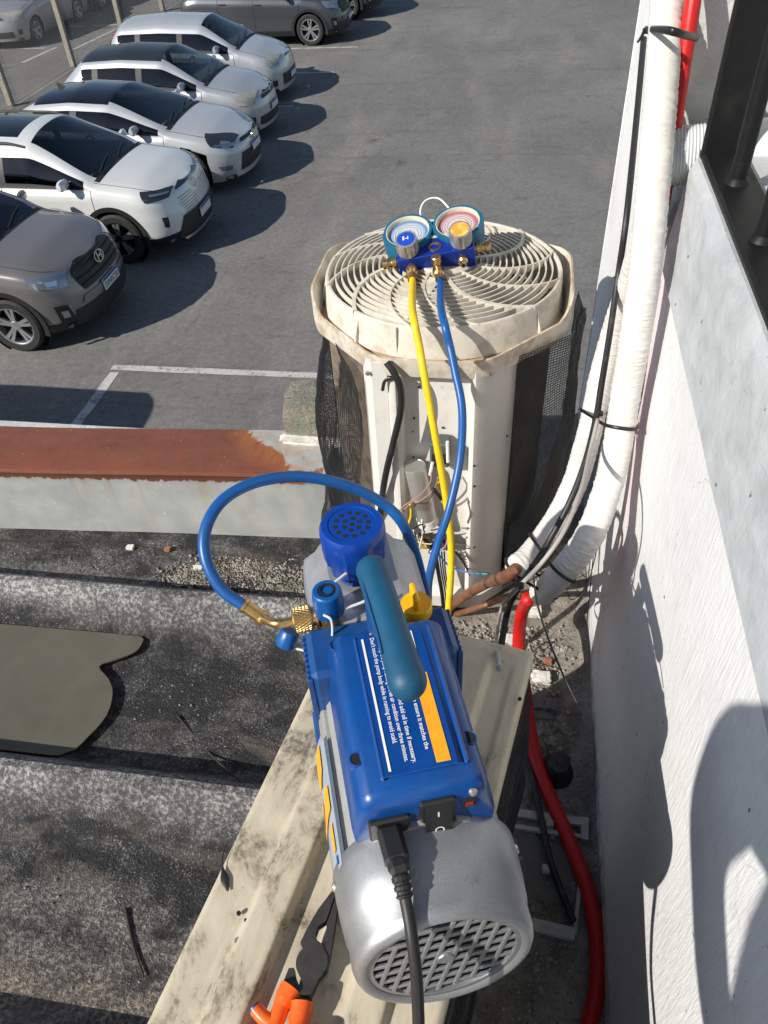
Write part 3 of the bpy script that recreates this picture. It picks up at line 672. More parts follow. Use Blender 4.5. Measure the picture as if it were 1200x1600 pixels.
netting([(.128, FY + .30), (.132, FY + .22), (.12, FY + .16), (.07, FY + .1), (.03, FY + .066)], lambda s: CZT - .16 - .28 * smooth(.3, 1, s), lambda s: ROOF + .02, 'netting', lambda s, t: .002, .004, .0042, .00075)
plate('coil_face', [(-.33, FY + .11), (-.25, FY + .036)], z0 + .01, z1 - .02, M_COILTAN, .003)

# ================================================================== GAUGE MANIFOLD RESTING ON THE GRILLE
M_MBLUE = pm('anodised_blue', (.008, .035, .30), .36, .3, (.008, .03, .24), 30, .4, .7); M_BOOT = pm('teal_rubber_boot', (.004, .12, .22), .5, 0, (.004, .095, .18), 25, .4, .7); M_BEZ = pm('glow_cream_bezel', (.58, .54, .42), .5)
M_KNOB = pm('grey_knob', (.33, .335, .33), .38, .5, (.4, .4, .39), 30); M_BLUDISC = pm('blue_disc', (.01, .06, .42), .4); M_ORDISC = pm('orange_disc', (.78, .27, .03), .45, 0, (.85, .55, .12), 60, .45, .6)
t = NT('glass_lens'); M_LENS = t.done((1, 1, 1), .03, 0, None, Transmission_Weight=1.0, IOR=1.3)
t = NT('gauge_lens'); mx = t.n('MixShader'); tr = t.n('BsdfTransparent'); gl = t.n('BsdfGlossy'); gl.inputs['Roughness'].default_value = .03; lw = t.n('LayerWeight'); lw.inputs[0].default_value = .25
mx.inputs[0].default_value = .07; t.l(tr.outputs[0], mx.inputs[1]); t.l(gl.outputs[0], mx.inputs[2]); t.l(mx.outputs[0], t.t.nodes['Material Output'].inputs[0]); M_LENS = t.m
def m_dial(name, ring, ring2):
    t = NT(name); p = t.xyz(t.co()); rr = t.math('SQRT', t.math('ADD', t.math('MULTIPLY', p[0], p[0]), t.math('MULTIPLY', p[1], p[1]))); q = t.math('DIVIDE', rr, .034)
    cr = t.n('ValToRGB'); t.l(q, cr.inputs[0]); e = cr.color_ramp; e.interpolation = 'CONSTANT'
    cols = [(0, (.55, .55, .54)), (.30, (.55, .55, .54)), (.34, ring), (.37, (.58, .58, .57)), (.52, ring2), (.60, (.58, .58, .57)), (.68, ring), (.72, (.58, .58, .57)), (.80, ring2), (.92, ring)]
    while len(e.elements) < len(cols): e.elements.new(.5)
    for el, (a, c) in zip(e.elements, cols): el.position = a; el.color = (*c, 1)
    ang = t.math('ARCTAN2', p[0], p[1]); tick = t.ramp(t.math('FRACT', t.math('MULTIPLY', ang, 9.55)), .10, .12, (1, 1, 1, 1), (0, 0, 0, 1))
    band = t.math('MULTIPLY', t.ramp(q, .70, .705), t.ramp(q, .795, .80, (1, 1, 1, 1), (0, 0, 0, 1)))
    c = t.mix(t.math('MULTIPLY', tick, band), cr.outputs[0], (.1, .1, .14))
    return t.done(c, .45)
psi, rho = R(8), R(8); E1 = Vector((math.cos(psi) * math.cos(rho), math.sin(psi) * math.cos(rho), math.sin(rho))); hh_ = Vector((-math.sin(psi), math.cos(psi), 0)); uu = E1.cross(hh_)
th = R(15); E3 = uu * math.cos(th) - hh_ * math.sin(th); E2 = hh_ * math.cos(th) + uu * math.sin(th); MO = at(622, 408, z=-.62) + E1 * .0675
MM = Matrix(((E1.x, E2.x, E3.x, MO.x), (E1.y, E2.y, E3.y, MO.y), (E1.z, E2.z, E3.z, MO.z), (0, 0, 0, 1)))
mg = bpy.data.objects.new('gauge_manifold', None); C.objects.link(mg); mg.matrix_world = MM; mg.empty_display_size = .05
tag(mg, 'blue gauge manifold with two round dials lying on the fan grille', 'gauge manifold')
Z3 = Vector((0, 0, 0))
MB().box((0, .021, -.020), (.138, .044, .042), .0016).build('body', M_MBLUE, mg, Z3)
MB().box((0, .067, -.012), (.05, .05, .026), .004).build('bridge', M_BOOT, mg, Z3)
MB().box((.004, .046, .0015), (.042, .008, .001), .0004).build('label_strip', M_BEZ, mg, Z3)
for sg, c1, c2, dm in ((-1, (.12, .22, .42), (.28, .40, .55), M_BLUDISC), (1, (.36, .12, .16), (.50, .26, .28), M_ORDISC)):
    gx, gy = .0455 * sg, .064
    boot = MB().lathe([(.036, -.034), (.041, -.034), (.0445, -.026), (.0452, .004), (.0445, .0095), (.0395, .0100)], (gx, gy, 0), (0, 0, 1), 56, wob=lambda a, h: 1 + (.035 if math.sin(a * 6 + .6) > .2 else 0)).build('gauge_boot', M_BOOT, mg, Z3)
    MB().lathe([(0, -.034), (.037, -.034)], (gx, gy, 0), (0, 0, 1), 32).build('boot_back', M_BOOT, boot, Z3)
    MB().lathe([(.0398, .0082), (.0398, .010), (.0385, .010), (.0370, .007), (.0370, -.006)], (gx, gy, 0), (0, 0, 1), 48).build('bezel', M_BEZ, boot, Z3)
    dial = MB().lathe([(0, 0), (.0370, 0)], (0, 0, 0), (0, 0, 1), 48).build('dial', m_dial('dial_' + ('low' if sg < 0 else 'high'), c1, c2), boot, Z3); dial.location = (gx, gy, .0015)
    MB().lathe([(0, .0065), (.020, .0062), (.0362, .005)], (gx, gy, 0), (0, 0, 1), 40).build('lens', M_LENS, boot, Z3)
    nd = MB().add([(gx - .001, gy + .004, 0.0028), (gx + .001, gy + .003, 0.0028), (gx - .012, gy - .014, 0.0028)], [(0, 1, 2)]).add([(gx, gy, 0.0033), (gx + .003, gy + .008, 0.0033), (gx + .005, gy + .007, 0.0033)], [(0, 1, 2)])
    nd.lathe([(0, .004), (.004, .004), (.004, .0015)], (gx, gy, 0), (0, 0, 1), 12); nd.build('needle', pm('needle_navy', (.03, .03, .12), .4), boot, Z3)
    kx = .0475 * sg; ka = Vector((0, -.10, 1)).normalized()
    kn = MB().lathe([(.008, 0), (.013, .001), (.0185, .004), (.0198, .008), (.0202, .030), (.0192, .033), (.0158, .0335)], (kx, .017, 0), ka, 56, wob=lambda a, h: 1 - (.12 if (math.sin(a * 7) > .35 and .006 < h < .0315) else 0)).build('knob', M_KNOB, mg, Z3)
    MB().lathe([(0, .0337), (.016, .0335)], (kx, .017, 0), ka, 32).build('knob_disc', dm, kn, Z3)
    if sg < 0:
        for (dx, dy, wx, wy) in ((-.004, .001, .003, .010), (.004, .001, .0016, .008), (.001, .0, .004, .0016)): MB().box((kx + dx, .017 + dy - .0035, .0345), (wx, wy, .0004), 0).build('disc_mark', M_WHT, kn, Z3)
sg_ = MB().lathe([(.007, .001), (.0115, .001), (.0115, .0025), (.0085, .0028), (.0075, .0005), (.0075, -.006)], (.0, .019, 0), (0, 0, 1), 32).build('sight_glass', M_BRASS, mg, Z3)
MB().lathe([(0, -.004), (.0075, -.004)], (.0, .019, 0), (0, 0, 1), 20).build('window', M_DARK, sg_, Z3)
def fitting(name, o, ax, prof, n=6, par=mg): return MB().lathe(prof, o, ax, n * 4, wob=None).build(name, M_BRASS, par, Z3, angle=25)
def hexnut(o, ax, r, h0, h1): return MB().lathe([(r * .6, h0), (r, h0), (r, h1), (r * .6, h1)], o, ax, 6)
# ports on the front edge (towards the camera = -E2)
fd = Vector((0, -1, .12)).normalized()
pL = Vector((-.046, 0, -.017)); fitting('hose_port', pL, fd, [(.007, -.004), (.007, .004), (.0105, .007), (.0105, .02), (.009, .024), (.0075, .025), (.0075, .034), (.0082, .035), (.0082, .041)])
pC = Vector((.0, 0, -.017)); tp = fitting('tee_port', pC, Vector((0, -1, 0)), [(.006, -.004), (.006, .008), (.0085, .008), (.0085, .020), (.003, .021)])
fitting('tee_cap', pC + Vector((0, -.014, .0)), Vector((0, .1, 1)), [(.006, 0), (.0065, .012), (.0088, .012), (.0088, .022), (.0075, .0235), (0, .0235)], par=tp)
TOD = Vector((.05, -1, .05)).normalized()
fitting('tee_outlet', pC + Vector((0, -.014, 0)), TOD, [(.006, 0), (.0065, .006), (.0105, .009), (.0105, .021), (.008, .024), (.0078, .036)], par=tp)
fitting('flare_port', Vector((.046, 0, -.017)), Vector((0, -1, .1)), [(.007, -.002), (.007, .006), (.0085, .007), (.0085, .012), (.006, .015), (.0048, .024), (.003, .024), (.003, .01)])
for sg in (-1, 1): fitting('side_port', Vector((.0675 * sg, .021, -.02)), Vector((sg, 0, 0)), [(.006, -.002), (.006, .004), (.009, .005), (.009, .013), (.0065, .014), (.0065, .02), (.009, .021), (.009, .03), (.004, .031), (0, .031)])
MB().tube(spline([(-.012, .085, -.008), (-.02, .115, .004), (-.008, .135, .012), (.016, .135, .012), (.034, .11, .004), (.04, .10, -.006)], 8), .0016, 8).build('hanging_hook', M_WHT, mg, Z3)

# ================================================================== HOSES
def world_m(p): return MM @ Vector(p)
pts = [world_m(pL + fd * .035), world_m(pL + fd * .055), at(644, 478, z=-.632), at(648, 506, z=-.634), at(655, 540, z=-.662), at(661, 575, y=1.045), at(680, 680, y=1.005), at(697, 780, y=.98), at(705, 860, y=.955), at(702, 935, y=.915), at(697, 990, y=.89), at(690, 1050, y=.86)]
solo(MB().tube(spline(pts, 14), .0064, 16), 'charging_hose', M_YEL, 'yellow charging hose hanging from the gauge manifold in front of the condenser', 'hose', 'charging hoses', sharp=False)
o = pC + Vector((0, -.014, 0)); od = TOD
pts = [world_m(o + od * .03), world_m(o + od * .045), at(689, 480, z=-.631), at(695, 508, z=-.633), at(703, 542, z=-.662), at(711, 580, y=1.045), at(722, 640, y=1.0), at(719, 715, y=.94), at(702, 795, y=.885), at(684, 850, y=.84), at(670, 905, y=.79), at(668, 945, y=.735),
       at(664, 925, y=.69), at(650, 868, y=.675), at(630, 820, d=.935), at(600, 788, d=.925), at(545, 760, d=.905), at(475, 745, d=.885), at(405, 752, d=.862), at(350, 780, d=.845), at(322, 825, d=.832), at(322, 875, d=.826), at(348, 922, d=.826), at(392, 953, d=.826)]
HOSE_END = pts[-1]; HOSE_DIR = (pts[-1] - pts[-2]).normalized()
solo(MB().tube(spline(pts, 14), .0066, 16), 'charging_hose', M_BLUE, 'blue charging hose looping from the gauge manifold to the vacuum pump', 'hose', 'charging hoses', sharp=False)
# ================================================================== CREAM UNIT UNDER THE PUMP
M_PLATE = None
def m_plate():
    t = NT('stained_cream_plate'); co = t.co(); n1 = t.noise(t.co((1, .55, 1)), 26, 9, .75, .5); n2 = t.noise(co, 6, 5, .6); n3 = t.noise(co, 130, 4, .75)
    k = t.math('ADD', t.math('MULTIPLY', n1, .6), t.math('MULTIPLY', n2, .45))
    c = t.mix(t.ramp(k, .46, .62), (.57, .51, .395), (.42, .365, .265))
    c = t.mix(t.math('MULTIPLY', t.ramp(k, .56, .635), t.ramp(n3, .38, .55)), c, (.15, .125, .095))
    c = t.mix(t.ramp(n3, .68, .72), c, (.10, .085, .07))
    return t.done(c, .55, 0, t.bump(n1, .12, .003))
M_PLATE = m_plate()
PZ = -.8
FRC = Vector((.058, .594, 0)); pd = Vector((.18, .984, 0)).normalized(); pr = Vector((pd.y, -pd.x, 0)); PW, PL = .253, .80
def PC(s, l, z=0.0):                                    # s across from the right edge, l from the far edge towards the camera
    q = FRC - pr * s - pd * l; return Vector((q.x, q.y, PZ + z))
cu = thing('condenser_cover', PC(PW / 2, PL / 2, ROOF - PZ), 'stained cream condenser box with ribbed lid carrying the vacuum pump', 'condenser box')
def ph(s, l):
    a = PW - s; e = min(1, smooth(.028, .04, l)); q = 0
    q += .0075 * (smooth(.045, .052, a) - smooth(.083, .091, a)) * e - .0085 * (smooth(.083, .091, a) - smooth(.122, .128, a)) * e
    q += .0055 * (smooth(.045, .052, s) - smooth(.083, .091, s)) * e - .003 * (smooth(.018, .024, s) - smooth(.045, .052, s)) * e
    return q + .0008 * noise.noise(Vector((s * 14, l * 9, 0)))
mb = MB(); NS, NL = 90, 80
def pt(u, v):
    s = u * PW; l = v * PL; return PC(s, l, ph(s, l) - .004 * (1 - min(1, min(s, PW - s, l, PL - l) / .004)))
mb.grid(pt, NS, NL)
rim = [(0, 0), (PW, 0), (PW, PL), (0, PL)]
for i in range(4):
    a, b = rim[i], rim[(i + 1) % 4]
    mb.add([PC(*a, -.004), PC(*b, -.004), PC(*b, -.028), PC(*a, -.028)], [(0, 1, 2, 3)])
mb.build('lid', M_PLATE, cu, angle=50)
mb = MB(); ins = .012
q = [(ins, ins), (PW - ins, ins), (PW - ins, PL - ins), (ins, PL - ins)]; zb = ROOF + .02 - PZ
mb.add([PC(*a, -.02) for a in q] + [PC(*a, zb) for a in q], [(i, (i + 1) % 4, 4 + (i + 1) % 4, 4 + i) for i in range(4)] + [(4, 5, 6, 7)])
mb.build('cabinet', M_COIL, cu)
for a in ((PW - .012, .012), (PW - .012, PL - .02), (.012, PL - .02)): MB().tube([PC(*a, -.02), PC(*a, zb)], .012, 8).build('corner_trim', M_PLATE, cu)
mb = MB(); ns, nt = 90, 62
G = [[PC(.004 - .016 * math.sin(j / nt * 3.0) - .004 * noise.noise(Vector((i * .12, j * .15, 0))), .01 + PL * .98 * i / ns + .004 * noise.noise(Vector((i * .2, j * .2, 5))), lerp(-.018, zb, j / nt)) for j in range(nt + 1)] for i in range(ns + 1)]
for i in range(ns + 1): mb.tube(G[i], .0007, 3, False)
for j in range(nt + 1): mb.tube([G[i][j] for i in range(ns + 1)], .0007, 3, False)
tag(mb.build('netting', M_NET, cu, sharp=False), kind='stuff')
for (px, py, r_) in ((373, 1427, .0022), (384, 1438, .0016), (432, 1445, .0022), (372, 1470, .0034), (436, 1446, .003), (388, 1463, .0015), (420, 1400, .0014), (783, 1030, .003), (812, 1092, .0022)):
    p = at(px, py, z=PZ + .004); MB().lathe([(0, .0012), (r_, .0012), (r_, -.001)], p, (0, 0, 1), 10).build('hole', M_HOLE if r_ < .003 else M_SCREW, cu)
t_ = [at(352, 1322, z=PZ + .003), at(347, 1345, z=PZ + .003), at(350, 1368, z=PZ + .003), at(356, 1392, z=PZ + .003)]
MB().tube(spline(t_, 6), lambda t: .0008 + .0035 * math.exp(-((t - .75) / .18) ** 2), 6, flat=.35, ref=Vector((1, 0, 0))).build('tar_smear', M_BLKRUB, cu)

# ================================================================== VACUUM PUMP
pu = Vector((-.336, .942, 0)).normalized(); pv = Vector((pu.y, -pu.x, 0)); PO = Vector((-.017, .209, PZ + .002))
PM = Matrix(((pv.x, pu.x, 0, PO.x), (pv.y, pu.y, 0, PO.y), (0, 0, 1, PO.z), (0, 0, 0, 1)))
pump = bpy.data.objects.new('vacuum_pump', None); C.objects.link(pump); pump.matrix_world = PM; pump.empty_display_size = .05
tag(pump, 'blue and silver vacuum pump with teal handle on the cream lid', 'vacuum pump')
M_CAST = pm('silver_cast_paint', (.45, .46, .48), .40, .7, (.41, .42, .44), 45, .4, .7, .12, 900, .0005, .03); t = NT('speckled_cast_silver'); co = t.co(); n1 = t.noise(co, 40, 5, .6); n2 = t.noise(co, 1500, 2, .8); n3 = t.noise(co, 9, 4, .6)
c_ = t.mix(t.ramp(n1, .35, .7), (.40, .41, .43), (.34, .35, .37)); c_ = t.mix(t.ramp(n2, .35, .68), t.mix(.5, c_, (.16, .165, .175)), c_); c_ = t.mix(t.ramp(n2, .66, .74), c_, (.80, .81, .83)); c_ = t.mix(t.math('MULTIPLY', t.ramp(t.noise(co, 24, 6, .75), .62, .72), .6), c_, (.13, .125, .12))
M_CAST = t.done(c_, t.math('ADD', .36, t.math('MULTIPLY', n3, .12)), .65, t.bump(n2, .25, .0006))
M_TANK = pm('cast_aluminium_tank', (.43, .445, .475), .42, .55, (.33, .34, .375), 22, .42, .68, .3, 260, .001)
M_CASE = pm('royal_blue_abs', (.002, .058, .255), .33, 0, (.003, .050, .22), 25, .4, .75, 0, 0, 0, .06, Coat_Weight=.12); M_CASE2 = pm('deep_blue_abs', (.006, .060, .22), .42, 0, (.006, .045, .16), 30, .4, .7)
M_MUF = pm('cobalt_blue_plastic', (.002, .044, .29), .30); M_TEAL = pm('teal_grip_rubber', (.003, .075, .16), .52, 0, (.004, .062, .13), 22, .4, .7, .1, 300, .0006); M_MOTOR = pm('bare_motor_aluminium', (.47, .47, .46), .48, .5, (.40, .39, .37), 35, .4, .7, .2, 300, .0008)
M_YCAP = pm('amber_oil_cap', (.80, .42, .006), .35); M_ORANGE = pm('orange_print', (.85, .36, .015), .45, 0, (.75, .28, .015), 45, .55, .7); M_WPRINT = pm('white_print', (.78, .79, .8), .5); M_LABEL = pm('label_blue_film', (.002, .052, .24), .26, 0, (.005, .05, .29), 25, .4, .7)
M_PLUG = pm('black_plug', (.018, .018, .019), .34); M_NPL = pm('nameplate_pale', (.34, .40, .45), .4, .2); M_CLEAR = pm('milky_strap', (.62, .65, .66), .35, 0, None, 20); M_RED = pm('red_switch', (.25, .02, .015), .4)
AX = .074
def pb(m, name, mat, par=pump, **k): return m.build(name, mat, par, Z3, **k)
# -- fan cover with grille (wider than tall, like a rounded drum)
SQ = Matrix.Translation((0, -.002, AX)) @ Matrix(((1, 0, 0, 0), (0, 1, .19, 0), (0, 0, 1, 0), (0, 0, 0, 1))) @ Matrix.Diagonal((1, .84, .845, 1))
prof = [(.0665, .0035), (.071, .0), (.0750, .001), (.0780, .006), (.0797, .013), (.0805, .034), (.0825, .038), (.0850, .060), (.0862, .085), (.0862, .098), (.085, .1), (.079, .1)]
sq_ = lambda a, h: 1 + .014 * math.cos(4 * a) * -1 * smooth(.0, .05, h)
cover = pb(MB().lathe(prof, (0, 0, 0), (0, 1, 0), 96, M=SQ, wob=sq_), 'fan_cover', M_CAST, angle=50)
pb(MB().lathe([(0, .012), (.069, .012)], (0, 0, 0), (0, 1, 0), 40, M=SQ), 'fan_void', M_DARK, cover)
pb(MB().lathe([(.0625, .004), (.0685, .004), (.0685, .008), (.0625, .008), (.0625, .004)], (0, 0, 0), (0, 1, 0), 64, M=SQ), 'grille_rim', M_CAST, cover)
RGr, pit, bwid = .0640, .0145, .0048
SK = SQ @ Matrix(((1, 0, .28, 0), (0, 1, 0, 0), (0, 0, 1, 0), (0, 0, 0, 1)))
for ori in (0, 1):
    for k in range(-5, 6):
        q = (k + .5) * pit
        if abs(q) >= RGr - .002: continue
        hl = math.sqrt(RGr ** 2 - q * q)
        if ori == 0: pb(MB().box((0, .0062, q), (2 * hl, .0030, bwid), .0005, SQ), 'grille_bar', M_CAST, cover)
        else: pb(MB().box((q, .0054, 0), (bwid * .8, .0030, 1.86 * hl), .0005, SK), 'grille_bar', M_CAST, cover)
pb(MB().lathe([(0, .0025), (.007, .0025), (.008, .006)], (0, 0, 0), (0, 1, 0), 20, M=SQ), 'grille_boss', M_CAST, cover)
for (x, z) in ((-.083, .016), (.083, .012)): pb(MB().lathe([(0, .003), (.0032, .0028), (.0046, .0012), (.0046, -.003)], (x, .072, AX + z), (x, 0, .02), 14), 'cover_screw', M_SCREW, cover)
# -- ribbed motor body
def fins(a, h):
    return 1 + (.022 if math.sin(a * 22) > -.55 else -.03)
pb(MB().lathe([(.066, .083), (.0755, .083), (.0755, .262), (.066, .262)], (0, 0, AX), (0, 1, 0), 264, wob=fins), 'motor_body', M_MOTOR, angle=25)
# -- blue base block / pump head between motor and tank
mb = MB(); mb.box((0, .272, .085), (.150, .062, .166), .006)
head = pb(mb, 'pump_head', M_CASE2)
for sg in (-1, 1):
    for k in range(9): pb(MB().box((sg * .0765, .246 + k * .0068, .083), (.006, .0038, .15), .0012), 'cooling_fin', M_CASE2, head)
pb(MB().box((0, .255, .008), (.17, .10, .014), .003), 'foot', M_CASE2)
pb(MB().box((0, .045, .007), (.12, .03, .013), .003), 'foot', M_BLKRUB)
# -- oil tank
def tank_sec(y, grow):
    P = []
    for (x, z) in ((-.070, .022), (-.070, .118), (-.066, .140), (-.052, .150), (-.047, .158), (-.040, .166), (.034, .166), (.040, .158), (.045, .150), (.058, .143), (.066, .125), (.066, .022)):
        P.append((x * grow, y, .09 + (z - .09) * grow))
    return P
mb = MB(); secs = [tank_sec(.303, .96), tank_sec(.306, 1), tank_sec(.418, 1), tank_sec(.428, .97), tank_sec(.434, .9), tank_sec(.434, .01)]; n = 12
mb.add([p for s in secs for p in s], [(i * n + j, i * n + (j + 1) % n, (i + 1) * n + (j + 1) % n, (i + 1) * n + j) for i in range(len(secs) - 1) for j in range(n)] + [tuple(range(n))])
tank = pb(mb, 'oil_tank', M_TANK, angle=28)
pb(MB().lathe([(.0, .002), (.004, .002), (.004, -.002)], (-.005, .318, .166), (0, 0, 1), 10), 'tank_screw', M_BRASS, tank)
# -- exhaust muffler cap
mx_, my_ = -.009, .362
def ribs(a, h): return 1 + (.03 if (math.sin(a * 9) > .86 and h < .20) else 0)
muf = pb(MB().lathe([(.020, .160), (.022, .172), (.0285, .176), (.0300, .19), (.0335, .196), (.0345, .226), (.0340, .232), (.0315, .236), (.0255, .236), (.0250, .2348), (0, .2348)], (mx_, my_, .012), (0, 0, 1), 160, wob=lambda a, h: 1 + (.030 if (math.sin(a * 9 + .4) > .90 and h < .225) else 0)), 'exhaust_cap', M_MUF, angle=35)
k = 0
for ring, cnt in ((0, 1), (.0085, 6), (.0172, 12), (.0215, 0)):
    for i in range(cnt):
        a = 2 * math.pi * i / max(1, cnt) + ring * 30
        pb(MB().lathe([(0, .2352), (.0027, .2352), (.0027, .233)], (mx_ + ring * math.cos(a), my_ + ring * math.sin(a), .012), (0, 0, 1), 8), 'vent_hole', M_HOLE, muf)
# -- control casing: rounded shell lofted along the pump
def case_sec(y, top, wt, wb, zb=.108, ins=0):
    c = .010; P = [(-wb, zb), (-wb - .001 + ins, zb + .03), (-wt - .003, top - .022), (-wt, top - .012), (-wt + .004, top - .004), (-wt + .012, top), (wt - .012, top), (wt - .004, top - .004), (wt, top - .012), (wt + .003, top - .022), (wb + .001 - ins, zb + .03), (wb, zb)]
    return [(x + .004, y, z) for x, z in P]
secs = [case_sec(.088, .172, .046, .057), case_sec(.0885, .182, .05, .06), case_sec(.092, .189, .053, .062), case_sec(.100, .193, .055, .063), case_sec(.26, .197, .056, .064), case_sec(.266, .193, .053, .062), case_sec(.268, .18, .05, .06)]
mb = MB(); n = 12
mb.add([p for s in secs for p in s], [(i * n + j, (i + 1) * n + j, (i + 1) * n + j + 1, i * n + j + 1) for i in range(len(secs) - 1) for j in range(n - 1)] + [tuple(range(n)), tuple(6 * n + j for j in range(n - 1, -1, -1))])
case = pb(mb, 'control_casing', M_CASE, angle=40)
# sunk edge grooves, screw wells and the black-framed rocker switch
for x in (-.029, .043): pb(MB().box((x + .002, .182, .1955), (.004, .150, .006), .0018), 'moulded_ridge', M_CASE, case)
for (x, y) in ((-.0455, .133), (.0535, .132), (-.0455, .256)):
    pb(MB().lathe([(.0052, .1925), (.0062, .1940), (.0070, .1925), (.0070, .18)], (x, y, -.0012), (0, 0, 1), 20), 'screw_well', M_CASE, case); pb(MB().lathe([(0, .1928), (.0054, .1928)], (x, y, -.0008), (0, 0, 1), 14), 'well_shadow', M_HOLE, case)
sw = pb(MB().box((.014, .0872, .157), (.031, .006, .052), .002), 'rocker_switch', M_PLUG, case)
pb(MB().add([(.0025, .084, .181), (.0255, .084, .181), (.0255, .0805, .157), (.0025, .0805, .157), (.0025, .076, .134), (.0255, .076, .134), (.0025, .086, .134), (.0255, .086, .134), (.0025, .086, .181), (.0255, .086, .181)], [(0, 1, 2, 3), (3, 2, 5, 4), (4, 5, 7, 6), (0, 3, 4, 6, 8), (1, 9, 7, 5, 2)]), 'rocker', M_PLUG, sw)
pb(MB().add([(.0132, .0821, .171), (.0146, .0821, .171), (.0146, .0812, .164), (.0132, .0812, .164)], [(0, 1, 2, 3)]), 'on_mark', M_WPRINT, sw)
mb = MB(); nd = Vector((0, -.982, .19)).normalized(); oc_ = Vector((.014, .0784, .146)) + nd * .0004
mb.lathe([(.0030, 0), (.0042, 0)], oc_, nd, 24); pb(mb, 'off_mark', M_WPRINT, sw)
pb(MB().box((.042, .0885, .166), (.011, .004, .013), .0005), 'fuse_window', M_HOLE, case); pb(MB().box((.042, .0866, .165), (.007, .002, .006), .0004), 'fuse_light', M_RED, case)
pb(MB().lathe([(0, .003), (.003, .0025), (.004, 0)], (.045, .0885, .181), (0, -1, .35), 12), 'case_screw', M_SCREW, case)
pb(MB().box((-.028, .0866, .152), (.036, .006, .034), .002), 'inlet_socket', M_PLUG, case)
# label with print
lab = pb(MB().box((.005, .181, .1962 + .0008), (.066, .146, .0012), .0005), 'warning_label', M_LABEL, case); lz = .1982 + .0002
def flat(x0, x1, y0, y1, name, mat): return pb(MB().add([(x0, y0, lz), (x1, y0, lz), (x1, y1, lz), (x0, y1, lz)], [(0, 1, 2, 3)]), name, mat, lab)
flat(-.0215, -.0193, .112, .252, 'white_rule', M_WPRINT); flat(.0262, .0284, .203, .252, 'white_rule', M_WPRINT); flat(.0195, .032, .1115, .202, 'orange_bar', M_ORANGE)
def text(body, size, M, name, mat, par, align='LEFT'):
    cu_ = bpy.data.curves.new(name, 'FONT'); cu_.body = body; cu_.size = size; cu_.align_x = align; cu_.resolution_u = 2; cu_.offset = size * .012
    tmp = bpy.data.objects.new('tmp_text', cu_); C.objects.link(tmp); bpy.context.view_layer.update()
    me = bpy.data.meshes.new_from_object(tmp.evaluated_get(bpy.context.evaluated_depsgraph_get())); bpy.data.objects.remove(tmp); bpy.data.curves.remove(cu_)
    me.transform(M); me.materials.clear(); me.materials.append(mat); me.name = name
    o = bpy.data.objects.new(name, me); C.objects.link(o); o.parent = par; return o
def run(body, x, ystart, yend, fromend=False):
    # text runs towards the camera (-y), letter tops to +x
    me = text(body, .0064, Matrix.Identity(4), 'print_line', M_WPRINT, lab)
    xs = [v.co.x for v in me.data.vertices]; k = (ystart - yend) / max(1e-6, max(xs) - min(xs)); x0 = min(xs)
    for v in me.data.vertices:
        a, b = v.co.x, v.co.y; v.co = Vector((x + b * .92, ystart - (a - x0) * k, lz))
    return me
run("Don't touch the pump body while in running to avoid scald.", -.0130, .2515, .1365)
run("Don't keep the pump running in free air condition over three minutes.", -.0065, .2535, .118)
run("ning and add oil in time if necessary.", 0.0, .190, .1155)
run("cy to ensure it matches the", .0130, .184, .1255)
for x in (-.0115, -.005): pb(MB().lathe([(0, .0), (.0011, .0)], (x, .2565, lz), (0, 0, 1), 10), 'bullet', M_ORANGE, lab)
# -- carrying handle on its stem
hp = spline([(.0068, .163, .248), (.0062, .175, .250), (.0045, .205, .252), (.002, .245, .254), (.0, .275, .255), (-.0008, .2885, .255)], 8)
def hr(t):
    r = .0152 + .0016 * math.exp(-((t - .1) / .18) ** 2) - .0008 * math.exp(-((t - .35) / .12) ** 2)
    if t < .0: return r
    return r
mb = MB(); k = len(hp); full = []; rad = []
d0_ = (hp[0] - hp[1]).normalized(); d1_ = (hp[-1] - hp[-2]).normalized()
for i in range(6, 0, -1): a = i / 6 * math.pi / 2; full.append(hp[0] + d0_ * math.sin(a) * .017); rad.append(max(.0004, math.cos(a) * .0168))
for i, p in enumerate(hp): full.append(p); rad.append(.0152 + .0016 * math.exp(-((i / k) / .25) ** 2))
for i in range(1, 7): a = i / 6 * math.pi / 2; full.append(hp[-1] + d1_ * math.sin(a) * .0125); rad.append(max(.0004, math.cos(a) * .0152))
mb.tube(full, lambda t: rad[min(len(rad) - 1, int(round(t * (len(rad) - 1))))], 28)
han = pb(mb, 'handle', M_TEAL, angle=60)
pb(MB().tube([(.001, .262, .18), (.0, .264, .20), (.0, .266, .246)], lambda t: .013, 16), 'handle_stem', M_CASE2, han)
for sg in (-1, 1): pb(MB().tube(spline([(.004 + sg * .0136, .188, .2585), (.003 + sg * .0125, .205, .2605), (.001 + sg * .0122, .24, .2625), (.0 + sg * .0118, .27, .263), (-.0005 + sg * .006, .284, .2665)], 6), .0011, 6), 'grip_seam', M_CASE2, han)
# -- oil filler cap
oc2 = pb(MB().lathe([(.013, .168), (.0165, .168), (.0168, .171), (.0165, .180), (.0155, .182), (0, .182)], (.043, .298, .0), (0, 0, 1), 32), 'oil_cap', M_YCAP); pb(MB().box((.042, .300, .190), (.0062, .026, .018), .002), 'cap_grip', M_YCAP, oc2)
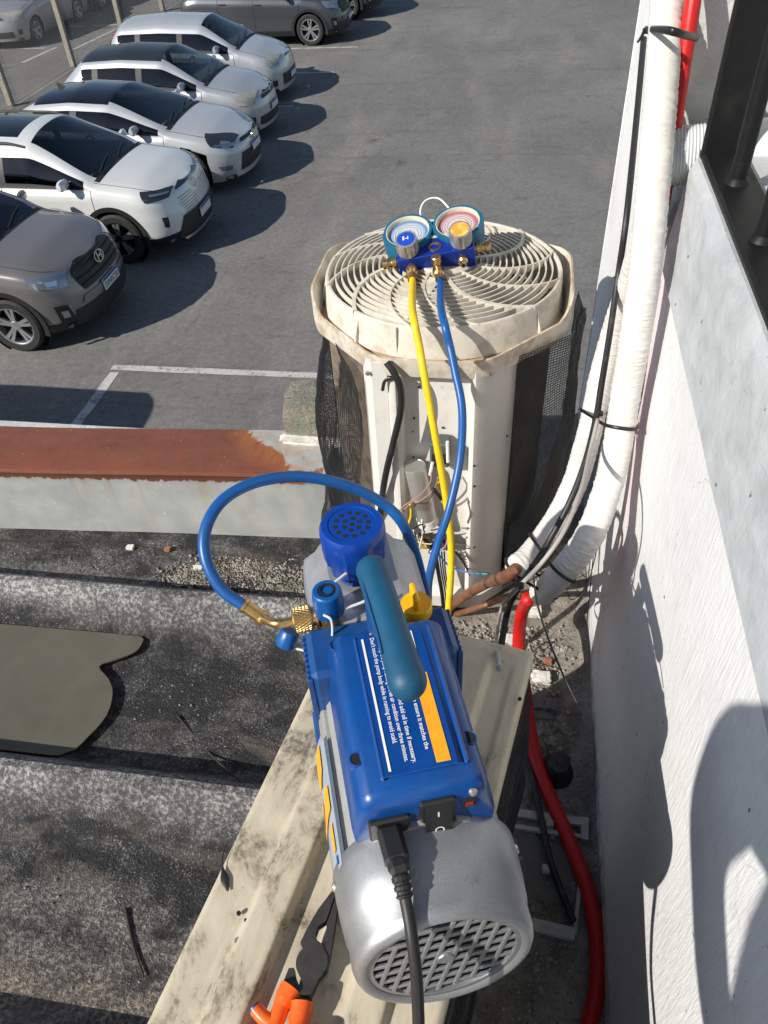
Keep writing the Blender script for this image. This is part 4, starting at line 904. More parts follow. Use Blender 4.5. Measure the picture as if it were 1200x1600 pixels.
# -- inlet valve: brass body, blue caps, knurled nut, bent tail to the hose
iv = pb(MB().lathe([(.016, .148), (.0165, .154), (.0135, .156), (.0125, .160), (.0128, .184), (.012, .186)], (-.046, .312, 0), (0, 0, 1), 28), 'inlet_valve', M_BRASS)
pb(MB().lathe([(.0150, .176), (.0158, .178), (.0158, .200), (.0148, .2075), (.0135, .209), (.0095, .209), (.009, .2078), (0, .2078)], (-.046, .313, 0), (0, 0, 1), 40, wob=lambda a, h: 1 + (.04 if math.sin(a * 10) > .7 and h < .2 else 0)), 'inlet_cap', M_BLUE, iv)
pb(MB().lathe([(.0062, .2084), (.0085, .2084), (.0085, .2098), (.0062, .2098), (.0062, .2084)], (-.046, .313, 0), (0, 0, 1), 28), 'cap_ring', M_BLKRUB, iv)
inv = PM.inverted(); he = inv @ HOSE_END; hd = (inv.to_3x3() @ HOSE_DIR).normalized()
nut0 = Vector((-.058, .316, .168)); nut1 = Vector((-.0855, .3165, .166)); na = (nut1 - nut0).normalized()
pb(MB().cyl(Vector((-.044, .313, .168)), nut0, .0075, n=16), 'side_port', M_BRASS, iv)
nt_ = pb(MB().lathe([(.008, 0), (.0125, .0005), (.0125, .003), (.0108, .0035), (.0108, .006), (.0128, .0065), (.0132, .0075), (.0132, .025), (.0122, .0265), (.0085, .027)], nut0, na, 48), 'knurled_nut', M_BRASS, iv)
for sg in (1, -1):
    for i in range(26):
        P = [];
        u_ = Vector((0, 1, 0)); u_ = (u_ - na * u_.dot(na)).normalized(); w_ = na.cross(u_)
        for j in range(5):
            a = 2 * math.pi * i / 26 + sg * j * .14; P.append(nut0 + na * (.008 + .0165 * j / 4) + (u_ * math.cos(a) + w_ * math.sin(a)) * .0132)
        pb(MB().tube(P, .0006, 4, False), 'knurl', M_BRASS, nt_, sharp=False)
tail = spline([nut1, nut1 + na * .008, nut1 + na * .02 + Vector((0, .003, 0)), he + hd * .012, he + hd * -.004], 6)
pb(MB().tube(tail, .0052, 14), 'bent_tail', M_BRASS, iv)
pb(MB().lathe([(.0072, -.004), (.0088, -.003), (.0088, 0), (.0076, .001), (.0076, .018), (.0088, .019), (.0094, .022), (.0088, .0245), (.0055, .025)], he - hd * .006, hd, 32), 'ferrule', M_BRASS, iv)
cp0 = Vector((-.0905, .324, .142)); cpd = Vector((-.45, -.35, -.72)).normalized()
pb(MB().lathe([(.0, 0), (.0095, .0), (.0105, .002), (.0110, .017), (.0100, .019), (0, .019)], cp0, cpd, 36, wob=lambda a, h: 1 + (.03 if math.sin(a * 18) > 0 and h > .001 else 0)), 'dust_cap', M_BLUE, iv)
pb(MB().tube(spline([cp0 + cpd * .019, cp0 + Vector((.012, -.018, -.016)), Vector((-.066, .294, .135)), Vector((-.05, .287, .16)), Vector((-.046, .292, .185)), Vector((-.053, .298, .19))], 8), .0014, 8), 'strap', M_CLEAR, iv)
pb(MB().tube(spline([Vector((-.036, .322, .2085)), Vector((-.015, .335, .2085)), Vector((.0, .335, .203)), Vector((.004, .322, .196)), Vector((-.005, .308, .19)), Vector((-.03, .304, .186))], 8), .0016, 8), 'strap', M_CLEAR, iv)
# -- name plate wrapped on the left flank
def npx(a, y, r=.0868): a = a - R(15); return (-(r - .003) * math.cos(a), y, AX + (r - .003) * math.sin(a))
def patch(poly, r, name, mat, par):
    tri = tessellate_polygon([[Vector((p[0], p[1], 0)) for p in poly]]); return pb(MB().add([npx(R(a), y, r) for a, y in poly], [tuple(t) for t in tri], 0, False), name, mat, par, sharp=False)
outl = [(40, .212), (44, .205), (44, .088), (40, .082), (14, .072), (8, .075), (8, .19), (24, .207)]
mb = MB(); vv_ = [npx(R(a), y, .0872) for a, y in outl] + [npx(R(a), y, .0842) for a, y in outl]; n = len(outl)
tri = tessellate_polygon([[Vector((p[0], p[1], 0)) for p in outl]])
mb.grid(lambda u, v: npx(R(lerp(8, 44, u)), lerp(.080, .205, v), .0870), 8, 2); mb.grid(lambda u, v: npx(R(lerp(44, 44.01, u)), lerp(.080, .205, v), lerp(.0870, .083, u)), 1, 1)
mb.grid(lambda u, v: npx(R(lerp(8, 40, u)), lerp(.205, .205 + .006 * u, v), .0870), 6, 1); mb.grid(lambda u, v: npx(R(lerp(10, 44, u)), lerp(.080, .080 - .008 * (1 - u), v), .0870), 6, 1)
npl = pb(mb, 'name_plate', M_NPL)
for poly_ in ([(24, .200), (37, .204), (36, .178), (29, .164), (18, .168), (20, .188)], [(14, .158), (20, .161), (24, .150), (24, .136), (17, .128), (12, .136)], [(34, .158), (41, .157), (41, .134), (30, .124), (14, .112), (13, .118), (27, .130), (31, .142)], [(36, .120), (40, .121), (40, .096), (37, .092), (36, .106)]):
    # refine each print patch so that it follows the curve
    mb = MB(); A0 = min(p[0] for p in poly_); A1 = max(p[0] for p in poly_)
    P2 = []
    for i, p in enumerate(poly_):
        q = poly_[(i + 1) % len(poly_)]
        for k_ in range(3): P2.append((lerp(p[0], q[0], k_ / 3), lerp(p[1], q[1], k_ / 3)))
    tri = tessellate_polygon([[Vector((p[0] * .001, p[1], 0)) for p in P2]])
    pb(mb.add([npx(R(a), y, .0884) for a, y in P2], [tuple(t) for t in tri], 0, False), 'orange_print', M_ORANGE, npl, sharp=False)
pb(MB().grid(lambda u, v: npx(R(lerp(24, 25, u)), lerp(.085, .118, v), .0876), 1, 1), 'print_rule', M_DARK, npl); pb(MB().grid(lambda u, v: npx(R(lerp(38, 40.5, u)), lerp(.083, .091, v), .0876), 1, 1), 'print_mark', M_MUF, npl)

# ================================================================== POWER CORD WITH PLUG
def pw(p): return PM @ Vector(p)
cord = thing('power_cord', pw((-.028, .06, .14)), 'black power cord plugged into the near end of the vacuum pump', 'power cord')
plug = [pw((-.030, .083, .157)), pw((-.029, .070, .157)), pw((-.027, .056, .161)), pw((-.024, .046, .164))]
mb = MB(); MP = Matrix.Translation(pw((-.0285, .068, .158))) @ PM.to_3x3().to_4x4() @ Matrix.Rotation(R(-7), 4, 'X') @ Matrix.Rotation(R(4), 4, 'Z')
mb.box((0, 0, 0), (.021, .034, .016), .004, MP); mb.box((0, -.010, .0), (.017, .030, .013), .004, MP); mb.build('plug', M_PLUG, cord)
pts = [pw((-.0275, .050, .160)), at(622, 1352, z=PZ + .160), at(628, 1380, z=PZ + .157), at(633, 1404, z=PZ + .153)]
mb = MB(); S = spline(pts, 10)
mb.tube(S, lambda t: .0080 - .0022 * t + (.0012 if int(t * 11) % 2 == 0 else 0), 14); mb.build('strain_relief', M_PLUG, cord, angle=20)
pts = [S[-3], S[-1], at(639, 1435, z=PZ + .148), at(645, 1475, z=PZ + .138), at(651, 1530, z=PZ + .118), at(654, 1600, z=PZ + .085), at(655, 1680, z=PZ + .045), at(652, 1780, z=PZ + .015), at(640, 1900, z=PZ + .008), at(610, 2100, z=PZ + .007)]
mb = MB(); mb.tube(spline(pts, 12), .0050, 14); mb.build('cable', M_BLKRUB, cord, sharp=False)

# ================================================================== PLIERS
M_PLI = pm('oiled_steel', (.085, .08, .075), .5, .65, (.05, .047, .045), 60, .4, .7, .3, 300, .0008); M_GRIP = pm('orange_grip', (.90, .13, .012), .38, 0, (.78, .10, .012), 30, .45, .7); M_GRIPB = pm('blue_grip_core', (.02, .05, .2), .4)
pz_ = PZ + .0045
tip = at(527, 1393, z=pz_ + .009); piv = at(488, 1506, z=pz_ + .009); fa = (tip - piv); fa.z = 0; Lp = fa.length; fa.normalize(); sa = Vector((fa.y, -fa.x, 0))
PLM = Matrix(((sa.x, fa.x, 0, piv.x), (sa.y, fa.y, 0, piv.y), (0, 0, 1, pz_), (0, 0, 0, 1)))
pl = bpy.data.objects.new('pliers', None); C.objects.link(pl); pl.matrix_world = PLM; pl.empty_display_size = .03
tag(pl, 'steel pliers with orange insulated grips lying against the pump', 'pliers')
def pp_(m, n_, mt, par=pl, **k): return m.build(n_, mt, par, Z3, **k)
k = Lp / .075
def arc(cx, cy, r, a0, a1, n=10): return [(cx + r * math.cos(R(lerp(a0, a1, i / n))), cy + r * math.sin(R(lerp(a0, a1, i / n)))) for i in range(n + 1)]
left = [(-.0005, .0752), (-.004, .074), (-.0125, .050), (-.0165, .030), (-.0185, .014), (-.0150, .010)] + arc(0, 0, .0165, 145, 250, 10) + [(-.004, -.03), (.010, -.03), (.012, -.013)] + arc(0, 0, .0165, -30, 62, 8) + [(.0035, .0195), (-.002, .021), (-.0062, .026), (-.0062, .034), (-.002, .039), (.0, .042), (.0, .05)]
pp_(MB().prism([(x * k, y * k) for x, y in left], .003, .014), 'jaw', M_PLI)
right = [(.0005, .0750), (.0035, .0735), (.0085, .045), (.0135, .012), (.0150, .004), (.0185, -.004), (.0170, .006)] ; right = [(.0006, .0750), (.0035, .0735), (.0105, .040), (.0165, .006), (.0176, -.006), (.0135, .012), (.0085, .0165), (.0042, .021), (.0052, .030), (.0012, .039), (.0012, .052)]
pp_(MB().prism([(x * k, y * k) for x, y in right], .002, .0125), 'jaw', M_PLI)
pp_(MB().prism([(-.019, -.010), (-.0145, -.0085), (-.0105, -.0145), (-.0050, -.0200), (-.006, -.038), (-.020, -.036)], .0015, .0115), 'tang', M_PLI)
pp_(MB().prism([(-.0035, -.029), (.0108, -.028), (.012, -.04), (-.003, -.04)], .002, .0135), 'tang', M_PLI)
for sg, mat_pts, g0 in ((-1, [(-.0125, -.028), (-.0135, -.040), (-.0145, -.055), (-.021, -.08), (-.026, -.11), (-.026, -.15)], None), (1, [(.005, -.036), (.005, -.046), (.006, -.06), (.014, -.085), (.019, -.11), (.019, -.15)], None)):
    S = spline([(x, y, .0095) for x, y in mat_pts], 8)
    g = pp_(MB().tube(S, lambda t: .0092 + .0012 * math.sin(min(1, t * 6) * 3.14), 16, flat=.82), 'grip', M_GRIP)
    x0, y0 = mat_pts[0]
    pp_(MB().tube([(x0 - .002 * sg, y0 + .004, .010), (x0, y0 - .004, .010), (x0, y0 - .012, .010)], lambda t: .0108 - .002 * t, 14), 'grip_collar', M_GRIP, g)
    x2, y2 = mat_pts[2]
    gd = pp_(MB().tube(spline([(x2, y2, .011), (x2 + sg * .010, y2 + .002, .0125), (x2 + sg * .020, y2 + .006, .0135)], 6), lambda t: .0068 - .0008 * t, 12), 'finger_guard', M_GRIP, g)
    if sg < 0: pp_(MB().cyl((x2 - .0195, y2 + .006, .0135), (x2 - .0215, y2 + .007, .0136), .0056, n=12), 'guard_core', M_GRIPB, g)
# ================================================================== PIPES, CABLES AND TIES ON THE WALL
M_WRAP = pm('white_wrap_tape', (.68, .655, .62), .42, 0, (.60, .57, .53), 30, .45, .7, .1, 120, .001); M_REDC = pm('red_conduit', (.52, .010, .008), .45, 0, (.50, .008, .006), 20, .4, .7)
M_TIE = pm('black_nylon', (.010, .010, .011), .4); M_PINK = pm('grey_sheath', (.36, .33, .31), .55)
def wrapped(pts, r, seg=.0013, n=26, amp=.040, seed=0):
    S = spline(pts, 30); L = [0]
    for i in range(1, len(S)): L.append(L[-1] + (S[i] - S[i - 1]).length)
    k = int(L[-1] / seg); Q = []; i = 0
    for j in range(k + 1):
        q = L[-1] * j / k
        while i < len(L) - 2 and L[i + 1] < q: i += 1
        Q.append(S[i].lerp(S[i + 1], (q - L[i]) / max(1e-9, L[i + 1] - L[i])))
    m = MB(); u = Vector((-1, 0, 0)); v = []; f = []
    for j, p in enumerate(Q):
        d = (Q[min(j + 1, k)] - Q[max(j - 1, 0)]).normalized(); u = (u - d * u.dot(d)).normalized(); w = d.cross(u); s = L[-1] * j / k
        e = min(1, .72 + .28 * min(s, L[-1] - s) / .012)
        for a in range(n):
            t = 2 * math.pi * a / n; c = Vector((math.cos(t), math.sin(t), 0))
            wr = abs(noise.noise(Vector((c.x * .9 + seed, c.y * .9, s * 190)))) * 2.2 + .7 * noise.noise(Vector((c.x * 1.8, c.y * 1.8 + seed, s * 330)))
            q = r * e * (1 + amp * (wr - .5) + .03 * noise.noise(Vector((c.x, c.y, s * 12 + seed))))
            v.append(p + u * (math.cos(t) * q) + w * (math.sin(t) * q))
    f = [(j * n + a, j * n + (a + 1) % n, (j + 1) * n + (a + 1) % n, (j + 1) * n + a) for j in range(k) for a in range(n)] + [tuple(range(n - 1, -1, -1)), tuple(k * n + a for a in range(n))]
    m.add(v, f); return m, Q
P2 = [at(843, 930, x=.082), at(880, 893, x=.108), at(922, 835, x=.138), at(950, 760, x=.160), at(966, 690, x=.169), at(977, 620, x=.170), at(992, 530, x=.170), at(1010, 405, x=.170), at(1028, 200, x=.170), at(1039, 60, x=.170), at(1045, -60, x=.170), at(1054, -200, x=.170)]
m2, Q2 = wrapped(P2, .0212, seed=3)
solo(m2, 'insulated_pipe', M_WRAP, 'white wrapped insulated pipe running the full height up the wall', 'pipe', 'insulated pipes', base=P2[0], sharp=False)
P1 = [at(800, 893, x=.030), at(830, 866, x=.060), at(868, 815, x=.098), at(898, 755, x=.126), at(917, 690, x=.146), at(929, 640, x=.156), at(940, 585, x=.166), at(962, 510, x=.178), at(990, 430, x=.186), at(1016, 330, x=.187), at(1030, 200, x=.187), at(1040, 60, x=.187), at(1046, -60, x=.187)]
m1, Q1 = wrapped(P1, .0212, seed=11)
solo(m1, 'insulated_pipe', M_WRAP, 'lower white wrapped insulated pipe ending at the copper stub of the condenser', 'pipe', 'insulated pipes', base=P1[0], sharp=False)
# copper stubs
e1 = Q1[0]; d1 = (Q1[0] - Q1[14]).normalized()
cs = [e1 - d1 * .02, e1 + d1 * .012, at(760, 912, x=-.012), at(720, 935, y=1.06), at(690, 958, y=1.105)]
solo(MB().tube(spline(cs, 8), .0105, 16), 'copper_pipe', M_COPPER, 'thick brown copper pipe from the condenser into the upper insulation', 'pipe', 'copper pipes')
e2 = Q2[0]; d2 = (Q2[0] - Q2[14]).normalized()
cs = [e2 - d2 * .02, e2 + d2 * .01, at(800, 930, x=.045), at(760, 945, y=1.02), at(705, 962, y=1.10)]
solo(MB().tube(spline(cs, 8), .0065, 12), 'copper_pipe', M_COPPER, 'thin copper pipe passing low behind the blue pump bracket', 'pipe', 'copper pipes')
# red conduit: upper run on the wall, lower run down to the floor and towards the camera
RU = [at(1094, -90, x=.196), at(1080, 20, x=.196), at(1060, 150, x=.196), at(1041, 280, x=.196), at(1025, 380, x=.196), at(1008, 480, x=.196), at(992, 600, x=.195), at(978, 660, x=.192), at(960, 760, x=.185), at(930, 840, x=.165), at(890, 895, x=.135), at(848, 925, x=.098) ]
RL = [at(826, 935, x=.068), at(815, 960, x=.062), at(811, 1000, x=.058), at(816, 1050, x=.066), at(822, 1095, x=.078), at(832, 1165, z=ROOF + .04), at(855, 1235, z=ROOF + .022), at(888, 1310, z=ROOF + .018), at(918, 1390, z=ROOF + .018), at(932, 1460, z=ROOF + .018), at(934, 1530, z=ROOF + .018), at(921, 1600, z=ROOF + .018), at(890, 1700, z=ROOF + .018)]
solo(MB().tube(spline(RU, 12), .0120, 14, flat=.85), 'red_conduit', M_REDC, 'red plastic conduit tied behind the white pipe on the wall', 'conduit', 'red conduits', sharp=False)
solo(MB().tube(spline(RL, 12), .0128, 14), 'red_conduit', M_REDC, 'red plastic conduit curving along the floor at the foot of the wall', 'conduit', 'red conduits', sharp=False)
# black cable in the groove between the pipes, thin grey one beside it
off = Vector((-.02, -.014, .006))
KC = [at(1006, 60, x=.186), at(997, 160, x=.180), at(980, 330, x=.166), at(966, 430, x=.165), at(953, 520, x=.158), at(940, 600, x=.148), at(932, 650, x=.142), at(915, 720, x=.128), at(890, 785, x=.108), at(858, 845, x=.082), at(838, 878, x=.064), at(806, 925, x=.035), at(792, 960, x=.026), at(783, 1010, x=.02), at(778, 1050, x=.018)]
solo(MB().tube(spline(KC, 10), .0052, 10), 'electric_cable', M_BLKRUB, 'black electric cable strapped along the white insulated pipes', 'cable', 'cables on the pipes', sharp=False)
KG = [at(992, 235, x=.168), at(984, 300, x=.165), at(945, 640, x=.146), at(922, 720, x=.126), at(905, 775, x=.108), at(880, 830, x=.088), at(845, 880, x=.062), at(800, 928, x=.03), at(782, 955, x=.02), at(775, 1000, x=.014), at(778, 1040, x=.014)]
KG = [at(934, 655, x=.137), at(922, 705, x=.126), at(908, 765, x=.108), at(882, 828, x=.086), at(846, 880, x=.06), at(800, 928, x=.026), at(783, 952, x=.018), at(776, 1000, x=.012), at(780, 1045, x=.012)]
solo(MB().tube(spline(KG, 10), .0030, 8), 'electric_cable', M_PINK, 'thin grey brown cable lying beside the black cable', 'cable', 'cables on the pipes', sharp=False)
# cable ties
def ring(c, d, r, flat_, tilt=0):
    d = d.normalized(); u = Vector((0, 0, 1)); u = (u - d * u.dot(d)).normalized(); w = d.cross(u); return [c + u * math.cos(a) * r * flat_ + w * math.sin(a) * r for a in [2 * math.pi * i / 40 for i in range(41)]]
def tie(name, pts, w, label, tail=None, head=None):
    t_ = thing(name, pts[0], label, 'cable tie', 'black cable ties')
    MB().tube(pts, w, 6, True, flat=.45).build('band', M_TIE, t_, sharp=False)
    if head is not None: MB().box(head, (.010, .008, .007), .0015).build('lock', M_TIE, t_)
    if tail: MB().tube(spline(tail, 8), lambda t: .0024 - .0008 * t, 6, True, flat=.5).build('tail', M_TIE, t_, sharp=False)
def hull_tie(i1, i2, grow=.002):
    """band round both pipes: convex outline of the two circles in the tie plane"""
    c1, c2 = Q1[i1], Q2[i2]; d = ((Q1[i1 + 4] - Q1[i1 - 4]).normalized() + (Q2[i2 + 4] - Q2[i2 - 4]).normalized()).normalized()
    cc = (c1 + c2) / 2; a = (c2 - c1); a = (a - d * a.dot(d)); h = a.length / 2; a.normalize(); b = d.cross(a); r = .0218 + grow
    P = [cc + a * (h + r * math.sin(t)) + b * (r * math.cos(t)) for t in [math.pi * k / 12 for k in range(13)]] + [cc - a * (h + r * math.sin(t)) - b * (r * math.cos(t)) for t in [math.pi * k / 12 for k in range(13)]]
    return P + [P[0]], cc
def nearest(Q, px, py):
    best = 1e9; bi = 0
    for i, p in enumerate(Q):
        v = Vector((_xx.x * p.x + _yy.x * p.y + _up.x * p.z, _xx.y * p.x + _yy.y * p.y + _up.y * p.z, _xx.z * p.x + _yy.z * p.y + _up.z * p.z))
        e = (600 + F * v.x / v.z - px) ** 2 + (800 + F * v.y / v.z - py) ** 2
        if e < best: best = e; bi = i
    return min(max(bi, 5), len(Q) - 6)
for n_, (a1, a2), lab, tl in (('cable_tie', ((925, 652), (972, 655)), 'black cable tie holding both white pipes at mid height', None), ('cable_tie', ((845, 855), (885, 888)), 'black cable tie with very long tail around the lower pipe bend', 1), ('cable_tie', ((812, 884), (850, 922)), 'black cable tie at the very end of the white pipes', None)):
    P, cc = hull_tie(nearest(Q1, *a1), nearest(Q2, *a2)); hd_ = P[25]
    c2 = at(*{652: (937, 646), 855: (832, 886), 884: (812, 915)}[a1[1]], x={652: .138, 855: .052, 884: .03}[a1[1]])
    tie(n_, P, .0026, lab, [c2, at(838, 935, x=.055), at(852, 985, x=.062), at(878, 1050, x=.078), at(903, 1103, x=.095)] if tl else [c2, c2 + Vector((-.006, -.012, .004)), c2 + Vector((-.012, -.02, .002))], c2)
i2 = nearest(Q2, 1040, 52); c = Q2[i2]; d = (Q2[i2 + 4] - Q2[i2 - 4]).normalized()
P = [at(1008, 46, x=.158), at(1020, 46, x=.150), at(1040, 47, x=.148), at(1058, 51, x=.158), at(1072, 55, x=.172), at(1085, 58, x=.190), at(1090, 60, x=.205)]
tie('cable_tie', spline(P, 6), .0042, 'black cable tie with chunky lock at the top of the white pipe', [P[0], P[0] + Vector((-.004, .0, -.01)), P[0] + Vector((-.008, .0, -.016))], at(1010, 48, x=.157))
# thin loose wires hugging the wall
for k, (pts_, lab) in enumerate(((([(968, 655, .185), (950, 760, .200), (930, 850, .203), (921, 930, .205), (915, 1000, .195)]), 'thin black wire running down the wall corner beside the pipes'),
        (([(985, 645, .19), (955, 790, .204), (935, 850, .204), (922, 900, .2), (905, 930, .19), (890, 935, .17), (885, 905, .165), (900, 890, .175), (918, 905, .195)]), 'thin black wire coiled at the foot of the wall'))):
    solo(MB().tube(spline([at(a, b, x=c_) for a, b, c_ in pts_], 8), .0011, 6), 'loose_wire', M_TIE, lab, 'wire', 'loose wires', sharp=False)
# ================================================================== THINGS ON THE FLOOR BY THE WALL
M_BRKT = pm('grey_bracket_plastic', (.42, .42, .41), .5, 0, (.32, .31, .3), 40, .4, .7); M_SHARD = pm('dark_slate_shard', (.10, .098, .094), .8, 0, (.16, .155, .15), 40, .4, .6); M_BLKPL = pm('black_plastic_cap', (.020, .020, .022), .45)
jb = thing('mounting_bracket', (.12, .54, ROOF), 'grey plastic mounting frame lying on the floor beside the netting', 'bracket')
zf = ROOF + .006
fl_ = lambda px, py, h=0.0: at(px, py, z=zf + h)
A, B, Cc, D = fl_(800, 1272), fl_(915, 1288), fl_(897, 1462), fl_(770, 1432)
def strip(a, b, w, h=.010, z=.0):
    d = (b - a).normalized(); n = Vector((-d.y, d.x, 0)) * w / 2; m = MB(); v = [a + n, b + n, b - n, a - n]; m.add([p + Vector((0, 0, z)) for p in v] + [p + Vector((0, 0, z + h)) for p in v], [(3, 2, 1, 0), (4, 5, 6, 7), (0, 1, 5, 4), (1, 2, 6, 5), (2, 3, 7, 6), (3, 0, 4, 7)]); return m
strip(A, B, .014).build('top_bar', M_BRKT, jb); strip(A + (D - A) * .14, B + (Cc - B) * .14, .007, .008, .001).build('inner_bar', M_BRKT, jb); strip(B + Vector((-.002, .008, 0)), B + (Cc - B) * .17, .013, .011).build('corner_bar', M_BRKT, jb); strip(D, Cc, .018).build('bottom_bar', M_BRKT, jb); strip(B + (Cc - B) * .5, Cc, .006, .007, .001).build('edge_bar', M_BRKT, jb)
strip((A + D) / 2 + Vector((.02, 0, 0)), (B + Cc) / 2 + Vector((-.015, .0, 0)), .10, .002, -.002).build('floor_plate', pm('dull_dark_plate', (.10, .097, .092), .6), jb)
for px, py in ((858, 1288), (853, 1358)): MB().box(fl_(px, py, .01), (.014, .012, .016), .002).build('clip', M_BRKT, jb)
bc = fl_(868, 1205); cap_ = MB().lathe([(0, .050), (.006, .050), (.0065, .046), (.018, .044), (.021, .040), (.024, .018), (.030, .010), (.033, .0)], bc, (.05, -.12, 1), 32)
ob_ = solo(cap_, 'pipe_cap', M_BLKPL, 'round black plastic cap standing on the floor near the red conduit', 'cap', base=bc)
solo(MB().tube(spline([fl_(818, 1150, .02), fl_(832, 1215, .02), fl_(846, 1280, .022), fl_(860, 1345, .022), fl_(880, 1400, .014), fl_(896, 1440, .014)], 8), .0058, 10), 'floor_cable', M_BLKRUB, 'stiff black cable lying across the grey mounting frame', 'cable', sharp=False)
for (px, py, s, seed, lab, mt, nm) in ((842, 1098, (.016, .019, .006), 21, 'dark slate shard with square edge next to the cream lid', M_SHARD, 'slate_shard'), (860, 1106, (.013, .014, .008), 22, 'grey slate shard leaning on a darker piece', M_SHARD, 'slate_shard'), (846, 1121, (.024, .008, .005), 23, 'long flat slate shard below the others', M_SHARD, 'slate_shard'), (845, 1062, (.019, .012, .009), 24, 'lump of white plaster on the floor near the shards', M_PLASTER, 'plaster_lump'), (855, 1036, (.009, .007, .006), 25, 'brown pebble on the concrete strip', M_REDCHIP, 'pebble'), (832, 958, (.018, .016, .012), 26, 'pale round lump of concrete under the copper pipe', M_PLASTER, 'plaster_lump'), (790, 1000, (.016, .012, .005), 27, 'white plaster flake beside the pump bracket', M_PLASTER, 'plaster_flake'), (812, 1008, (.010, .008, .004), 28, 'small white plaster flake at the red conduit', M_PLASTER, 'plaster_flake')):
    p = at(px, py, z=ROOF); solo(rock((p.x, p.y, ROOF + s[2]), s[0], s[1], s[2], seed, 5, .28), nm, mt, lab, 'debris', angle=25)
solo(MB().tube(spline([fl_(828, 1008, .012), fl_(838, 1030, .01), fl_(848, 1050, .006)], 6), .0022, 6).tube(spline([fl_(833, 1020, .012), fl_(845, 1008, .016), fl_(856, 1003, .012)], 6), .0015, 5), 'twig', M_TWIG, 'forked dark twig on the concrete strip near the red conduit', 'twig')
for (px, py, seed) in ((888, 632, 31),):
    p = at(px, py, y=1.60); solo(MB().box(p, (.03, .02, .03), .004).cyl(p + Vector((0, -.011, 0)), p + Vector((0, -.013, 0)), .006, n=12), 'wall_bracket', M_BRKT, 'small bracket between the condenser and the wall corner', 'bracket')
# ================================================================== PARKED CARS
def paint(name, col, flake=.5, rough=.32):
    t = NT(name); co = t.co(); n1 = t.noise(co, 2.2, 4, .6); n2 = t.noise(co, 900, 2, .8)
    c = t.mix(t.math('MULTIPLY', t.ramp(n1, .4, .75), .3), col, [q * .86 for q in col]); c = t.mix(.12 * flake, c, t.ramp(n2, .3, .7, (.1, .1, .1, 1), (1, 1, 1, 1)), 'OVERLAY')
    return t.done(c, t.math('ADD', rough - .05, t.math('MULTIPLY', n1, .12)), flake * .75, None, Coat_Weight=.7, Coat_Roughness=.06)
def glass(name, tint, base=.05):
    t = NT(name); tr = t.n('BsdfTransparent'); tr.inputs[0].default_value = (*tint, 1); gl = t.n('BsdfGlossy'); gl.inputs['Roughness'].default_value = .02; gl.inputs['Color'].default_value = (.9, .93, .97, 1)
    lw = t.n('LayerWeight'); lw.inputs[0].default_value = .5; q = t.math('ADD', base, t.math('MULTIPLY', t.math('POWER', lw.outputs['Facing'], 4.0), .75)); mx = t.n('MixShader')
    t.l(q, mx.inputs[0]); t.l(tr.outputs[0], mx.inputs[1]); t.l(gl.outputs[0], mx.inputs[2]); t.l(mx.outputs[0], t.t.nodes['Material Output'].inputs[0]); return t.m
G_DARK = glass('tinted_car_glass', (.10, .11, .12), .07); G_PALE = glass('clear_car_glass', (.62, .70, .66), .06); G_ROOF = pm('black_glass_roof', (.006, .007, .009), .06, 0, None, Coat_Weight=.5); G_LAMP = None
M_DASH = pm('grey_dashboard', (.06, .06, .062), .8); M_SEAT = pm('grey_seat_cloth', (.10, .10, .105), .95); M_SEATL = pm('beige_seat_cloth', (.24, .225, .20), .95)
M_TYRE = pm('tyre_rubber', (.018, .018, .019), .75, 0, (.035, .033, .03), 30, .5, .7); M_CLAD = pm('black_cladding', (.016, .016, .017), .55); M_CHROME = pm('chrome_trim', (.62, .63, .65), .18, 1.0); M_RIM = pm('silver_alloy', (.55, .56, .58), .3, .85); M_RIMD = pm('black_alloy', (.02, .02, .022), .3, .3); M_LAMPHAZE = pm('hazy_headlamp', (.30, .30, .26), .25, 0, (.42, .41, .36), 20, Coat_Weight=.6); M_LAMPD = pm('smoked_headlamp', (.03, .035, .045), .1, .2, Coat_Weight=.8); M_LAMPC = pm('clear_headlamp', (.30, .32, .36), .08, .6, Coat_Weight=.9)
M_TAIL = pm('red_tail_lamp', (.48, .012, .012), .2, 0, None, Coat_Weight=.7); M_PLT = pm('plate_white', (.62, .63, .63), .5); M_PLB = pm('plate_blue', (.012, .03, .22), .5); M_PLK = pm('plate_black_ink', (.03, .03, .04), .6); M_SEAM = pm('panel_gap', (.01, .01, .011), .9); M_WELL = pm('wheel_well', (.008, .008, .009), .95)
def lerpt(tab, x):
    if x <= tab[0][0]: return tab[0][1]
    for (a, b), (c, d) in zip(tab, tab[1:]):
        if x <= c: return b + (d - b) * (x - a) / (c - a)
    return tab[-1][1]
def smt(tab, x, w=.06): return sum(lerpt(tab, x + k * w / 2) for k in (-2, -1, 0, 1, 2)) / 5
